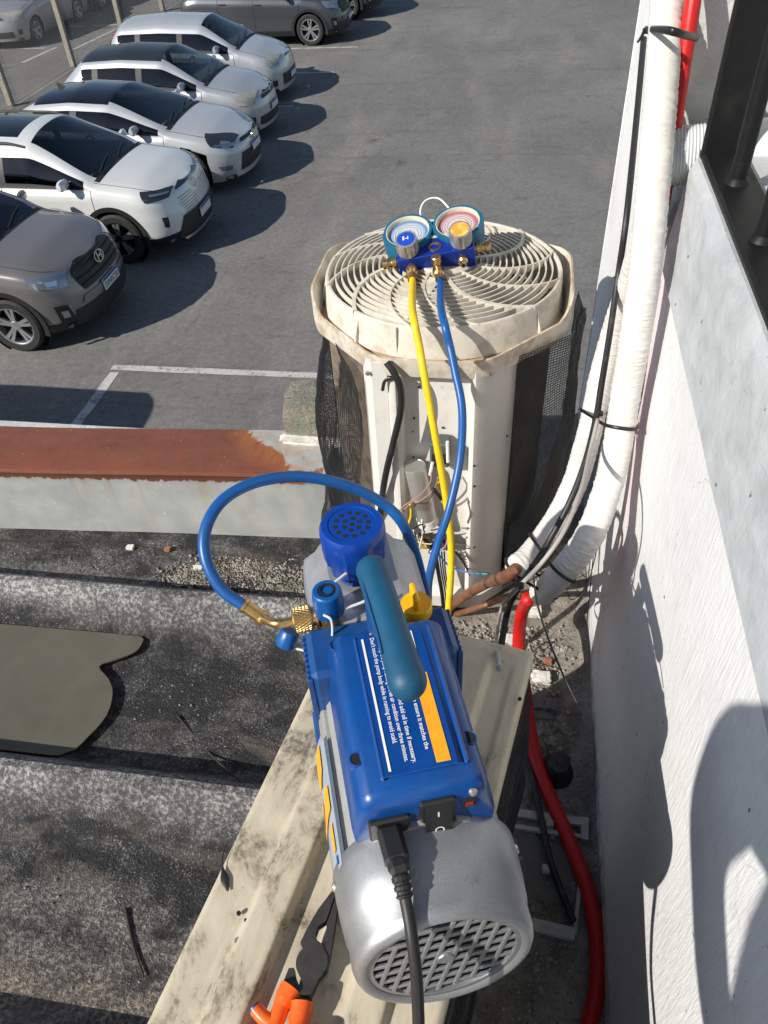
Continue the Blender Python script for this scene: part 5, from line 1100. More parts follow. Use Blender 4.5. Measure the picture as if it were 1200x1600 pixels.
def make_car(S, label, cat, group, name):
    root = bpy.data.objects.new(name, None); C.objects.link(root); root.empty_display_size = .3; tag(root, label, cat, group)
    L, W, H = S['L'], S['W'], S['H']; a, ar = S.get('nose', .62), .45; P = S['paint']; NX = 2.5
    cw, rf, rr, rb = S['cowl'], S['roof0'], S['roof1'], S['back']; hood0, hoodc = S['hood0'], S['hoodc']; deck = S['deck']
    top = [(0, hood0 - .045), (.06, hood0 - .015), (.18, hood0 + .02), (.5, lerp(hood0, hoodc, .5) + .02), (cw, hoodc), (rf, H - .035), ((rf + rr) / 2, H), (rr, H - S.get('rdrop', .05)), (rb, deck), (L - .03, deck - .06), (L, deck - .2)]
    belt = [(0, hood0 - .16), (.25, hood0 - .07), (cw, hoodc - .10), (rr, S['belt'] + .05), (L, S['belt'] - .02)]
    rw = S.get('rw', .70)
    def wid(s):
        q = W / 2
        if s < a: q *= max(0, 1 - (1 - s / a) ** NX) ** (1 / NX)
        if s > L - ar: q *= max(0, 1 - ((s - L + ar) / ar) ** 3.2) ** (1 / 3.2)
        return q * (1 - .03 * smooth(L * .55, L, s))
    def rake(z): return .02 * abs(z - .45) + .13 * max(0, z - .55) ** 1.2 * 3.2 + .10 * max(0, .36 - z)
    def sec(s):
        w = wid(s); zc = smt(top, s); zb = min(smt(belt, s), zc - .03); lo = S['low'] + .03 * smooth(.5, 0, s)
        inn = smooth(cw - .1, cw + .15, s) * (1 - smooth(rb - .1, rb + .1, s))
        w4 = w * lerp(.80, lerp(.86, rw, smooth(cw, rf, s)), inn); f4 = lerp(.62, .80, inn)
        z4 = lerp(zb, zc, f4); w3 = w * lerp(.965, .945, inn)
        A = [(w * .93, lo), (w * .985, lo + .12), (w, lerp(lo, zb, .55)), (w * .995, zb - .09), (w3, zb), (w4, z4), (0, zc)]; nseg = [2, 4, 4, 3, 8, 8]; out = []
        for i in range(6):
            for k in range(nseg[i]):
                t = k / nseg[i]; y = lerp(A[i][0], A[i + 1][0], t); z = lerp(A[i][1], A[i + 1][1], t)
                if i == 4: y += w * .035 * math.sin(math.pi * t)
                if i == 5: q = 1 - t; y = A[5][0] * q; z = zc - (zc - z4) * q ** 2.4
                out.append((y, z))
        out.append(A[6]); return out
    st = sorted(set([round(q, 3) for q in [0, .004, .012, .025, .045, .07, .1, .14, .18, .23, .29, .36, .44, .52, a] + [a + i * .055 for i in range(int((L - a - ar) / .055))] + [L - ar + .45 * k for k in (.0, .2, .4, .6, .75, .87, .94, .98, 1)] + [cw, cw - .07, rf, rr, rb]]))
    st = [s for i, s in enumerate(st) if i == 0 or s - st[i - 1] > .003]
    secs = [sec(s) for s in st]; nj = len(secs[0]); V = []
    for sd in (-1, 1):
        for s, q in zip(st, secs):
            for (y, z) in q: V.append(Vector((L / 2 - s - rake(z) * max(0, 1 - s / .6) + rake(z * .6) * max(0, 1 - (L - s) / .5), sd * y, z)))
    wr_ = S['wr']; AR = wr_ + .055; wx = [(L / 2 - S['foh'], wr_), (L / 2 - S['foh'] - S['wb'], wr_)]
    half = len(st) * nj; parts = {}
    def inside(p): return any((p.x - x) ** 2 + (p.z - z) ** 2 < AR ** 2 for x, z in wx) and abs(p.y) > W * .3
    def cls(i, j):
        s = (st[i] + st[i + 1]) / 2
        if j >= 21:                                     # hood / windscreen / roof
            if s < cw - .07: return 'hood' if s > .1 else 'body'
            if s < cw: return 'cowl_trim'
            if s < rf: return 'windscreen' if j >= 22 else 'body'
            if s < rr:
                rm = S.get('roofmat')
                if S.get('sunroof') and j >= 23 and S['sunroof'][0] < s < S['sunroof'][1]: return 'sunroof'
                return 'roof'
            if s < rb: return 'rear_window' if j >= 22 else 'body'
            return 'boot_lid'
        if 13 <= j < 21 and cw + .12 < s < rb - .05:
            if j in (19, 20): return 'body' if not S.get('frames') else 'window_trim'
            if j == 13: return 'window_trim'
            b1, b2 = S['bp']; 
            if abs(s - b1) < .05 or (b2 and abs(s - b2) < .05): return 'window_trim'
            if s > S.get('cpil', rb - .35): return 'body'
            return 'front_window' if s < b1 else 'rear_side_window'
        if j < 2 and S.get('clad'): return 'cladding'
        if j < 13 and cw + .02 < s < S['bp'][0]: return 'front_door'
        if j < 13 and S['bp'][0] < s < (S['bp'][1] or S['bp'][0]): return 'rear_door'
        return 'body'
    mats = {'body': P, 'hood': P, 'roof': S.get('roofmat', P), 'boot_lid': P, 'cowl_trim': M_CLAD, 'windscreen': S.get('glass', G_DARK), 'rear_window': G_DARK, 'sunroof': G_ROOF, 'window_trim': M_CLAD, 'front_window': G_DARK, 'rear_side_window': G_DARK, 'cladding': M_CLAD, 'front_door': P, 'rear_door': P}
    for sd in (0, 1):
        for i in range(len(st) - 1):
            for j in range(nj - 1):
                q = [sd * half + i * nj + j, sd * half + (i + 1) * nj + j, sd * half + (i + 1) * nj + j + 1, sd * half + i * nj + j + 1]
                if inside((V[q[0]] + V[q[1]] + V[q[2]] + V[q[3]]) / 4): continue
                c = cls(i, j)
                if c in ('front_door', 'rear_door', 'front_window', 'rear_side_window'): c = (c, sd)
                fc = (V[q[0]] + V[q[1]] + V[q[2]] + V[q[3]]) / 4; fn_ = (V[q[2]] - V[q[0]]).cross(V[q[3]] - V[q[1]]); parts.setdefault(c, []).append(q if fn_.dot(fc - Vector((max(-L * .3, min(L * .3, fc.x)), 0, .6))) > 0 else q[::-1])
    SV = []
    for p in V:
        q = p.copy()
        if inside(p):
            for x, z in wx:
                d = Vector((p.x - x, 0, p.z - z))
                if d.length < AR: d = d.normalized() * AR; q.x = x + d.x; q.z = max(z + d.z, S['low'])
        SV.append(q)
    # smooth normals over the whole shell so that split panels shade as one
    me0 = bpy.data.meshes.new('shell'); allf = [f for fs in parts.values() for f in fs]; me0.from_pydata([tuple(p) for p in SV], [], allf)
    me0.polygons.foreach_set('use_smooth', [True] * len(allf)); me0.update(); vn = [v.normal.copy() for v in me0.vertices]
    made = {}
    for c, fs in parts.items():
        nm = c if isinstance(c, str) else c[0]; ids = sorted(set(k for f in fs for k in f)); mp = {k: n for n, k in enumerate(ids)}
        me = bpy.data.meshes.new(nm); me.from_pydata([tuple(SV[k]) for k in ids], [], [tuple(mp[k] for k in f) for f in fs]); me.materials.append(mats[nm]); me.polygons.foreach_set('use_smooth', [True] * len(fs)); me.update()
        me.normals_split_custom_set_from_vertices([vn[k] for k in ids])
        o = bpy.data.objects.new(nm, me); C.objects.link(o); o.parent = root; made[c] = o
    bpy.data.meshes.remove(me0)
    def B(m, n_, mt, par=root, **k): return m.build(n_, mt, par, Z3, **k)
    # cabin: dashboard, seats, steering wheel
    xd = L / 2 - cw - .22; B(MB().box((xd, 0, hoodc - .05), (.42, W * .78, .14), .05), 'dashboard', M_DASH)
    for y in (-.36, .36):
        B(MB().box((xd - .95, y, .62), (.50, .46, .16), .06).box((xd - 1.22, y, .92), (.16, .44, .52), .06, Matrix.Identity(4)).box((xd - 1.28, y, H - .36), (.10, .24, .16), .04), 'seat', S.get('seatmat', M_SEAT))
    B(MB().box((xd - 1.85, 0, .62), (.5, W * .66, .16), .06).box((xd - 2.12, 0, .94), (.16, W * .66, .5), .06), 'rear_bench', S.get('seatmat', M_SEAT))
    B(MB().tube([(xd - .36 + .06 * math.cos(k * math.pi / 10), .36 + .18 * math.sin(k * math.pi / 10), hoodc + .02 + .16 * math.cos(k * math.pi / 10)) for k in range(21)], .016, 6), 'steering_wheel', M_CLAD)
    # floor pan and wheel wells so that the shell is closed from below
    B(MB().box((0, 0, S['low'] + .05), (L * .92, W * .84, .06), .02), 'floor_pan', M_WELL)
    for x, z in wx:
        for sg in (-1, 1):
            B(MB().lathe([(AR + .004, -.30), (AR + .004, .0)], (x, sg * (W / 2 - .07), z), (0, sg, 0), 40), 'wheel_well', M_WELL); B(MB().lathe([(0, -.30), (AR, -.30)], (x, sg * (W / 2 - .07), z), (0, sg, 0), 32), 'well_back', M_WELL)
            if S.get('clad'):
                m = MB(); v = []
                for k in range(25):
                    an = R(-12 + 204 * k / 24)
                    for q, e in ((AR - .004, .012), (AR + .055, .016), (AR + .06, .0)): v.append((x + math.cos(an) * q, sg * (W / 2 - .012 + e), z + math.sin(an) * q))
                m.add(v, [(k * 3 + e, (k + 1) * 3 + e, (k + 1) * 3 + e + 1, k * 3 + e + 1) for k in range(24) for e in range(2)]); B(m, 'arch_trim', M_CLAD)
            # wheel: tyre, rim with spokes
            cy = sg * (W / 2 - .125); ax = (0, sg, 0); o = (x, cy, z); rr_ = wr_
            ty = B(MB().lathe([(rr_ * .68, -.10), (rr_ * .90, -.105), (rr_ * .985, -.085), (rr_, -.05), (rr_, .05), (rr_ * .985, .085), (rr_ * .90, .105), (rr_ * .70, .10), (rr_ * .68, .09)], o, ax, 48), 'wheel', M_TYRE)
            rim = MB().lathe([(rr_ * .70, .098), (rr_ * .67, .10), (rr_ * .64, .088), (rr_ * .62, -.08)], o, ax, 48); rim.lathe([(0, .08), (.05, .078), (.065, .06), (.065, .03)], o, ax, 20)
            rm_ = S.get('rim', M_RIM); B(rim, 'rim', rm_, ty); B(MB().lathe([(0, .015), (rr_ * .63, .0)], o, ax, 32), 'brake_shadow', M_WELL, ty)
            nsp, dbl = S.get('spokes', (5, .12)); sp = MB()
            for k in range(nsp):
                for dd in ((-dbl, dbl) if dbl else (0,)):
                    a0 = 2 * math.pi * k / nsp + .3; p0 = (.04, a0 + dd * 1.6, .07); p1 = (rr_ * .66, a0 + dd * 1.1, .085); v = []
                    for (q, an, h), wd in ((p0, .016), (p1, .020)):
                        for e in (-1, 1):
                            t_ = an + e * wd / q
                            for hh2 in (h, h - .03): v.append((x + math.cos(t_) * q, cy + sg * hh2, z + math.sin(t_) * q))
                    sp.add(v, [(0, 2, 6, 4), (0, 4, 5, 1), (2, 3, 7, 6), (1, 5, 7, 3)])
            B(sp, 'spokes', S.get('spokemat', rm_), ty)
    def ysec(s, z):
        q = sec(s)
        for (y0, z0_), (y1, z1_) in zip(q, q[1:]):
            if z0_ <= z <= z1_ and z1_ > z0_: return lerp(y0, y1, (z - z0_) / (z1_ - z0_))
        return q[0][0] if z < q[0][1] else q[-1][0]
    def nose(th, z, off=.006):
        sd = 1 if th >= 0 else -1; q = R(min(90, abs(th))); s = a * (1 - math.cos(q) ** (2 / NX)); n = Vector((math.cos(q) ** (2 - 2 / NX) / a, math.sin(q) ** (2 - 2 / NX) / (W / 2), 0)).normalized()
        z = min(z, smt(top, s) - .012); y = ysec(s, z); up_ = .4 * smooth(smt(belt, s) - .02, smt(belt, s) + .06, z)
        return Vector((L / 2 - s - rake(z) * max(0, 1 - s / .6) + n.x * off, sd * (y + n.y * off), z + off * up_))
    def patch_(corners, n_, mt, par=root, off=.006, nu=10, nv=6, rimd=.012):
        c = corners; m = MB()
        def fn(u, v):
            th = lerp(lerp(c[0][0], c[1][0], u), lerp(c[3][0], c[2][0], u), v); z = lerp(lerp(c[0][1], c[1][1], u), lerp(c[3][1], c[2][1], u), v); return tuple(nose(th, z, off))
        m.grid(fn, nu, nv); v0 = len(m.v); return B(m, n_, mt, par, sharp=False)
    S['front'](patch_, nose, B, root, S)
    # plate
    pz, pw_, phh = S.get('plate', (.55, .40, .13)); pp0 = nose(0, pz, .022); pt_ = math.atan2(rake(pz + .06) - rake(pz - .06), .12)
    PMx = Matrix.Translation(pp0) @ Matrix.Rotation(-pt_, 4, 'Y')
    pl_ = B(MB().box((0, 0, 0), (.012, pw_, phh), .002, PMx), 'number_plate', M_PLT)
    B(MB().box((.0066, 0, phh * .38), (.001, pw_ * .97, phh * .2), 0, PMx), 'plate_band', M_PLB, pl_)
    if S.get('ptext'):
        TM = PMx @ Matrix.Translation((.0072, -.0, -.045)) @ Matrix(((0, 0, 1, 0), (1, 0, 0, 0), (0, 1, 0, 0), (0, 0, 0, 1))); text(S['ptext'], .088, TM, 'plate_characters', M_PLK, pl_, 'CENTER')
    # mirrors
    for sg in (-1, 1):
        s = cw + S.get('mir', .32); yb = wid(s) * .95; zb = smt(belt, s) + .06; x = L / 2 - s
        m = MB(); m.lathe([(0.001, -.095), (.05, -.092), (.066, -.06), (.070, .01), (.058, .075), (.03, .098), (.001, .10)], (0, 0, 0), (0, 1, 0), 8, ph=.39, M=Matrix.Translation((x, sg * (yb + .11), zb + .04)) @ Matrix.Rotation(R(8 * sg), 4, 'Z') @ Matrix.Diagonal((.7, 1, 1, 1)))
        mr = B(m, 'wing_mirror', S.get('mirmat', P)); B(MB().box((x, sg * (yb + .02), zb - .015), (.07, .14, .035), .012), 'mirror_arm', M_CLAD, mr)
    # wipers, seams, handles
    def on(s, jj, sd, off=.004):
        q = sec(s); y, z = q[jj]; p = Vector((L / 2 - s - rake(z) * max(0, 1 - s / .6), sd * y, z)); return p + Vector((0, sd * off, off * .3)) if jj < 16 else p + Vector((off * .5, 0, off))
    for y0, y1 in ((.02, .55), (-.55, -.02)):
        p0 = Vector((L / 2 - cw + .01, y0 * W / 1.8, hoodc + .012)); p1 = Vector((L / 2 - cw - .10, y1 * W / 1.8, lerp(hoodc, H, .13) + .018)) if y0 > 0 else Vector((L / 2 - cw - .09, (y1 - .0) * W / 1.8, lerp(hoodc, H, .12) + .02))
        B(MB().tube([p0, (p0 + p1) / 2 + Vector((.0, 0, .015)), p1], .010, 6), 'wiper', M_CLAD)
    for sd in (-1, 1):
        for s in (cw + .02, S['bp'][0], S['bp'][1]):
            if s: B(MB().tube([on(s + .02 * (2 - min(jj, 4) / 2) * 0, jj, sd, .002) for jj in range(2, 14)], .0035, 4, False), 'door_gap', M_SEAM, sharp=False)
        B(MB().tube([on(lerp(.2, cw, k / 12), 20, sd, .001) for k in range(13)], .0035, 4, False), 'hood_gap', M_SEAM, sharp=False)
        for s in (S['bp'][0] - .12, (S['bp'][1] - .12) if S['bp'][1] else None):
            if s: p = on(s, 10, sd, .012); B(MB().box(p, (.19, .03, .03), .012), 'door_handle', S.get('handlemat', P))
    if S.get('rails'):
        for sd in (-1, 1): B(MB().tube(spline([on(lerp(rf + .05, rr - .1, k / 8), 21, sd, .0) + Vector((0, 0, .03 if 0 < k < 8 else -.01)) for k in range(9)], 3), .017, 8), 'roof_rail', M_CLAD)
    if S.get('fin'): x = L / 2 - rr + .2; B(MB().add([(x + .09, 0, H - .03), (x - .05, .02, H - .04), (x - .05, -.02, H - .04), (x - .045, 0, H + .05)], [(0, 1, 3), (0, 3, 2), (1, 2, 3)]), 'antenna', M_CLAD)
    if S.get('tail'):
        for sd in (-1, 1):
            m = MB(); m.grid(lambda u, v: (lambda s, z: (L / 2 - s, sd * (ysec(s, z) + .012), z))(L - lerp(.07, .26, u) - .0, lerp(.80, 1.16, v)), 5, 8); B(m, 'tail_lamp', M_TAIL)
    return root
def emblem_h(B, root, p, tilt, r=.075, mt=None):
    M = Matrix.Translation(p) @ Matrix.Rotation(tilt, 4, 'Y'); m = MB(); mt = mt or M_CHROME
    for k in range(28):
        a0, a1 = 2 * math.pi * k / 28, 2 * math.pi * (k + 1) / 28; v = []
        for an in (a0, a1):
            for q in (1, .84): v += [(.004, math.cos(an) * r * 1.28 * q, math.sin(an) * r * .82 * q), (.014, math.cos(an) * r * 1.28 * q, math.sin(an) * r * .82 * q)]
        m.add(v, [(1, 3, 7, 5), (0, 1, 5, 4), (3, 2, 6, 7)], 0, True, M)
    for y0, y1 in ((-.38, -.62), (.62, .38)): m.add([(.013, (y0 + .0) * r, .62 * r), (.013, (y0 + .26) * r, .62 * r), (.013, (y1 + .26) * r, -.62 * r), (.013, y1 * r, -.62 * r)], [(0, 1, 2, 3)], 0, False, M)
    m.add([(.013, -.34 * r, .10 * r), (.013, .5 * r, .14 * r), (.013, .42 * r, -.12 * r), (.013, -.42 * r, -.10 * r)], [(0, 1, 2, 3)], 0, False, M)
    return B(m, 'emblem', mt, root)
def front_suv(pt, nose, B, root, S):
    gr_ = pt([(-34, .90), (34, .90), (26, .62), (-26, .62)], 'grille', M_CLAD, off=.010, nu=16)
    for z in (.68, .75, .82, .88): B(MB().tube([nose(lerp(-31, 31, k / 12) * (.82 + (z - .62) * .6), z, .018) for k in range(13)], .012, 6), 'grille_slat', M_CLAD, gr_)
    emblem_h(B, gr_, nose(0, .80, .030), -.25, .085)
    for sg in (-1, 1):
        h = pt([(sg * 36, .88), (sg * 82, .93), (sg * 72, .80), (sg * 40, .74)], 'headlamp', M_LAMPC, off=.008); pt([(sg * 48, .84), (sg * 62, .86), (sg * 60, .81), (sg * 50, .79)], 'lamp_lens', M_CHROME, h, .014, 4, 3)
        pt([(sg * 50, .56), (sg * 64, .58), (sg * 62, .36), (sg * 46, .36)], 'fog_recess', M_CLAD, off=.008); pt([(sg * 52, .50), (sg * 59, .51), (sg * 58, .42), (sg * 51, .42)], 'fog_lamp', M_LAMPHAZE, off=.014)
    pt([(-44, .46), (44, .46), (50, .27), (-50, .27)], 'lower_intake', M_CLAD, off=.010, nu=16); pt([(-30, .575), (30, .575), (34, .50), (-34, .50)], 'bumper_bar', M_RIM if S.get('bar') else S['paint'], off=.012, nu=16)
def front_cross(pt, nose, B, root, S):
    for sg in (-1, 1):
        h = pt([(sg * 34, .90), (sg * 80, .96), (sg * 74, .84), (sg * 40, .83)], 'headlamp', M_LAMPD, off=.008, nu=14); pt([(sg * 40, .885), (sg * 68, .92), (sg * 66, .90), (sg * 41, .868)], 'lamp_strip', M_LAMPC, h, .013, 8, 2)
        pt([(sg * 52, .62), (sg * 60, .63), (sg * 60, .50), (sg * 54, .48)], 'fog_recess', M_CLAD, off=.008)
    pt([(-32, .92), (32, .92), (30, .86), (-30, .86)], 'upper_bar', M_LAMPD, off=.009, nu=14)
    B(MB().lathe([(.05, 0), (.062, 0), (.062, .006), (.05, .006), (.05, 0)], nose(0, .80, .014), (1, 0, .25), 28), 'emblem', M_CHROME)
    hm = MB()
    for r_ in range(7):
        z = .77 - r_ * .033
        for k in range(-12, 13):
            th = (k + (r_ % 2) * .5) * 2.4
            if abs(th) > 30 - r_ * .5 or (abs(th) < 5 and r_ < 2): continue
            p = nose(th, z, .009); hm.add([(p.x, p.y - .010, z), (p.x + .001, p.y, z + .011), (p.x, p.y + .010, z), (p.x + .001, p.y, z - .011)], [(0, 1, 2, 3)])
    tag(B(hm, 'grille_holes', M_CLAD), kind='stuff')
    pt([(-32, .56), (32, .56), (48, .27), (-48, .27)], 'lower_grille', M_CLAD, off=.010, nu=16); pt([(-40, .27), (40, .27), (36, .235), (-36, .235)], 'skid_plate', M_RIM, off=.018, nu=14)
def front_coupe(pt, nose, B, root, S):
    for sg in (-1, 1):
        h = pt([(sg * 34, .74), (sg * 80, .86), (sg * 70, .72), (sg * 40, .64)], 'headlamp', M_LAMPD, off=.008, nu=12); pt([(sg * 44, .72), (sg * 58, .76), (sg * 56, .68), (sg * 45, .66)], 'lamp_lens', M_LAMPC, h, .014, 6, 4); pt([(sg * 36, .695), (sg * 66, .74), (sg * 66, .72), (sg * 38, .66)], 'lamp_strip', M_CHROME, h, .015, 6, 2)
        pt([(sg * 46, .40), (sg * 66, .43), (sg * 62, .35), (sg * 48, .34)], 'fog_lamp', M_LAMPC, off=.012)
    pt([(-30, .71), (30, .71), (26, .665), (-26, .665)], 'upper_slot', M_CLAD, off=.010, nu=12); emblem_h(B, root, nose(0, .655, .022), -.35, .07)
    pt([(-28, .53), (28, .53), (34, .28), (-34, .28)], 'grille', M_CLAD, off=.010, nu=14)
    for sg in (-1, 1): B(MB().box((S['L'] / 2 - .80, sg * .33, S['hood0'] + .135), (.10, .20, .008), .003, Matrix.Identity(4)), 'hood_vent', M_CLAD)
def front_hatch(pt, nose, B, root, S):
    for sg in (-1, 1): pt([(sg * 36, .80), (sg * 78, .84), (sg * 70, .66), (sg * 42, .64)], 'headlamp', M_LAMPHAZE, off=.010)
    pt([(-28, .80), (28, .80), (26, .745), (-26, .745)], 'grille', M_CLAD, off=.010, nu=12); pt([(-26, .73), (26, .73), (24, .675), (-24, .675)], 'grille', M_CLAD, off=.010, nu=12); B(MB().lathe([(0, .01), (.035, .008), (.04, 0)], nose(0, .735, .012), (1, 0, .2), 20), 'emblem', M_CHROME)
    pt([(-36, .42), (36, .42), (38, .28), (-38, .28)], 'lower_intake', M_CLAD, off=.010, nu=12)
    for sg in (-1, 1): pt([(sg * 46, .44), (sg * 58, .45), (sg * 56, .34), (sg * 47, .33)], 'fog_recess', M_CLAD, off=.009)
def front_uno(pt, nose, B, root, S):
    for sg in (-1, 1):
        pt([(sg * 34, .84), (sg * 68, .86), (sg * 64, .68), (sg * 36, .66)], 'headlamp', M_LAMPHAZE, off=.012); pt([(sg * 48, .42), (sg * 60, .42), (sg * 58, .31), (sg * 48, .31)], 'fog_recess', M_CLAD, off=.009)
    for k in range(4): pt([(-9 + 6 * k - 2, .80), (-9 + 6 * k + 2, .80), (-9 + 6 * k + 2, .74), (-9 + 6 * k - 2, .74)], 'grille_slot', M_CLAD, off=.010, nu=2, nv=2)
    pt([(-32, .50), (32, .50), (32, .30), (-32, .30)], 'lower_intake', M_CLAD, off=.010, nu=12)
K = 1.05
def spec(**k):
    d = dict(low=.20, wr=.335, foh=.88, wb=2.6, nose=.62); d.update(k)
    return d
PT_SUV = paint('brown_grey_metallic', (.215, .205, .20), .5); PT_WHITE = paint('pearl_white', (.66, .67, .66), .1); PT_SIL = paint('silver_white', (.52, .535, .55), .35); PT_SILV = paint('silver_metallic', (.44, .455, .48), .45); PT_UNO = paint('light_silver', (.46, .48, .515), .4); PT_DARK = paint('slate_grey_metallic', (.085, .092, .105), .7); PT_BLK = pm('matt_black_roof', (.022, .024, .028), .35, 0, None, 20, Coat_Weight=.3); PT_FAR = paint('warm_silver', (.36, .36, .36), .5); PT_NIGHT = paint('black_metallic', (.02, .021, .024), .5)
GRP = 'cars parked in the lot'
def park(car, xf, y, S, rot=0): car.location = (xf - S['L'] * K / 2, y, LOT + .0) if rot == 0 else (xf, y, LOT); car.scale = (K, K, K); car.rotation_euler.z = rot
S1 = spec(L=4.3, W=1.79, H=1.63, cowl=1.10, roof0=1.85, roof1=3.75, back=4.15, hood0=.93, hoodc=1.10, deck=1.05, belt=1.0, low=.24, wr=.335, foh=.86, clad=1, bp=(2.25, 3.2), paint=PT_SUV, front=front_suv, plate=(.535, .40, .13), ptext='SVN0C50', rails=1, spokes=(5, .14), bar=0)
c1 = make_car(S1, 'brown grey sport utility car with oval emblem nearest to the low wall', 'car', GRP, 'parked_car'); park(c1, -5.02, 8.36, S1)
S2 = spec(L=4.46, W=1.83, H=1.62, cowl=1.12, roof0=1.95, roof1=3.85, back=4.3, hood0=.94, hoodc=1.10, deck=1.05, belt=1.0, low=.24, wr=.345, foh=.94, wb=2.64, clad=1, bp=(2.4, 3.35), paint=PT_WHITE, front=front_cross, plate=(.46, .40, .13), rails=1, sunroof=(2.15, 2.95), rim=M_RIMD, spokemat=M_RIM, spokes=(5, .13), ptext='')
c2 = make_car(S2, 'white crossover car with black sunroof and black wheel arches', 'car', GRP, 'parked_car'); park(c2, -4.60, 10.78, S2)
S3 = spec(L=4.22, W=1.79, H=1.40, cowl=1.15, roof0=2.05, roof1=3.3, back=4.05, hood0=.76, hoodc=.98, deck=1.0, belt=.93, low=.17, wr=.33, foh=.88, wb=2.65, bp=(2.6, None), cpil=3.3, paint=PT_SIL, front=front_coupe, plate=(.53, .40, .12), roofmat=G_ROOF, fin=1, spokes=(5, .12), mir=.42, nose=.75)
c3 = make_car(S3, 'silver coupe with black glass roof and two bonnet vents', 'car', GRP, 'parked_car'); park(c3, -4.52, 13.32, S3)
S4 = spec(L=3.95, W=1.68, H=1.47, cowl=1.02, roof0=1.75, roof1=3.25, back=3.78, hood0=.80, hoodc=1.0, deck=.98, belt=.93, low=.18, wr=.30, foh=.80, wb=2.45, bp=(2.15, 3.0), cpil=3.25, paint=PT_SILV, front=front_hatch, plate=(.50, .38, .12), roofmat=PT_BLK, glass=G_PALE, seatmat=M_SEATL, nose=.68)
c4 = make_car(S4, 'silver hatchback with matt black roof between the coupe and the plain hatchback', 'car', GRP, 'parked_car'); park(c4, -4.80, 15.62, S4)
S5 = spec(L=3.80, W=1.64, H=1.49, cowl=.92, roof0=1.6, roof1=3.35, back=3.72, hood0=.82, hoodc=1.02, deck=1.0, belt=.95, low=.18, wr=.295, foh=.76, wb=2.38, bp=(2.05, 2.9), cpil=3.3, paint=PT_UNO, front=front_uno, tail=1, plate=(.42, .38, .12), glass=G_PALE, seatmat=M_SEATL, nose=.55)
c5 = make_car(S5, 'plain light silver small hatchback with red tail lamp', 'car', GRP, 'parked_car'); park(c5, -5.05, 18.12, S5)
S6 = spec(L=4.2, W=1.76, H=1.57, cowl=1.05, roof0=1.75, roof1=3.65, back=4.05, hood0=.92, hoodc=1.06, deck=1.05, belt=.98, low=.22, wr=.34, foh=.84, wb=2.65, clad=1, bp=(2.2, 3.1), paint=PT_DARK, front=front_suv, rails=1, spokes=(5, .16), plate=(.5, .4, .12), spokemat=M_RIM)
c6 = make_car(S6, 'slate grey sport utility car seen side on at the top', 'car', GRP, 'parked_car'); park(c6, -4.72, 23.12, S6)
def dup(root, label):
    r = root.copy(); C.objects.link(r); r['label'] = label
    def rec(o, p):
        for ch in o.children:
            if ch is r: continue
            q = ch.copy(); C.objects.link(q); q.parent = p; rec(ch, q)
    rec(root, r); return r
S7 = spec(L=4.3, W=1.72, H=1.46, cowl=1.10, roof0=1.85, roof1=3.0, back=3.6, hood0=.80, hoodc=.98, deck=1.02, belt=.93, low=.18, wr=.30, foh=.82, wb=2.5, bp=(2.2, 3.05), cpil=3.35, paint=PT_FAR, front=front_hatch, plate=(.50, .38, .12), nose=.68)
c7 = make_car(S7, 'warm silver saloon car standing behind the mesh fence', 'car', GRP, 'parked_car'); park(c7, -14.6, 22.35 + 4.3 * K / 2, S7, R(-90))
S8 = spec(L=4.4, W=1.7, H=1.82, cowl=.55, roof0=1.0, roof1=4.1, back=4.3, hood0=.92, hoodc=1.12, deck=1.1, belt=1.0, low=.2, wr=.31, foh=.75, wb=2.7, bp=(1.9, 2.9), paint=PT_WHITE, front=front_hatch, plate=(.5, .38, .12), rw=.8)
c8 = make_car(S8, 'white van parked just outside the left edge, shading the stall line', 'car', GRP, 'parked_van'); park(c8, -4.80, 4.30, S8)
c9 = dup(c6, 'dark sport utility car at the very top edge beyond the slate grey one'); park(c9, -4.3, 25.9, S6)
c10 = dup(c6, 'dark car behind the mesh fence beyond the warm silver saloon'); park(c10, -14.6, 28.9, S6, R(-90))
# ================================================================== PHOTOGRAPHER (outside the picture, casts the shadow on the wall)
M_SKIN = pm('skin', (.42, .26, .19), .55); M_SHIRT = pm('navy_cotton', (.03, .035, .05), .9, 0, (.04, .045, .06), 30, .4, .7); M_JEANS = pm('dark_denim', (.04, .05, .08), .9); M_HAIR = pm('dark_hair', (.02, .016, .013), .6); M_SHOE = pm('black_leather', (.02, .02, .02), .5); M_PHONE = pm('dark_phone', (.015, .015, .017), .25)
def skin_mesh(name, V, E, mat, sub=2, parent=None, org=Z3):
    me = bpy.data.meshes.new(name); me.from_pydata([v[0] for v in V], E, []); o = bpy.data.objects.new(name, me); C.objects.link(o)
    md = o.modifiers.new('skin', 'SKIN'); md.use_smooth_shade = True
    for i, v in enumerate(V):
        r_ = v[1] if isinstance(v[1], tuple) else (v[1], v[1]); me.skin_vertices[0].data[i].radius = r_; me.skin_vertices[0].data[i].use_root = (i == 0)
    s_ = o.modifiers.new('sub', 'SUBSURF'); s_.levels = sub; s_.render_levels = sub
    bpy.context.view_layer.update(); m2_ = bpy.data.meshes.new_from_object(o.evaluated_get(bpy.context.evaluated_depsgraph_get())); bpy.data.objects.remove(o); bpy.data.meshes.remove(me)
    m2_.materials.clear(); m2_.materials.append(mat); m2_.name = name; m2_.polygons.foreach_set('use_smooth', [True] * len(m2_.polygons))
    q = bpy.data.objects.new(name, m2_); C.objects.link(q)
    if parent is not None: q.parent = parent; m2_.transform(Matrix.Translation(-ORG[parent.name])); ORG[q.name] = ORG[parent.name]
    return q
px0, py0 = -.36, -.56
FZ = ROOF + .01
pers = thing('person', (px0, py0, FZ), 'person in dark shirt standing behind the camera holding up a phone', 'person')
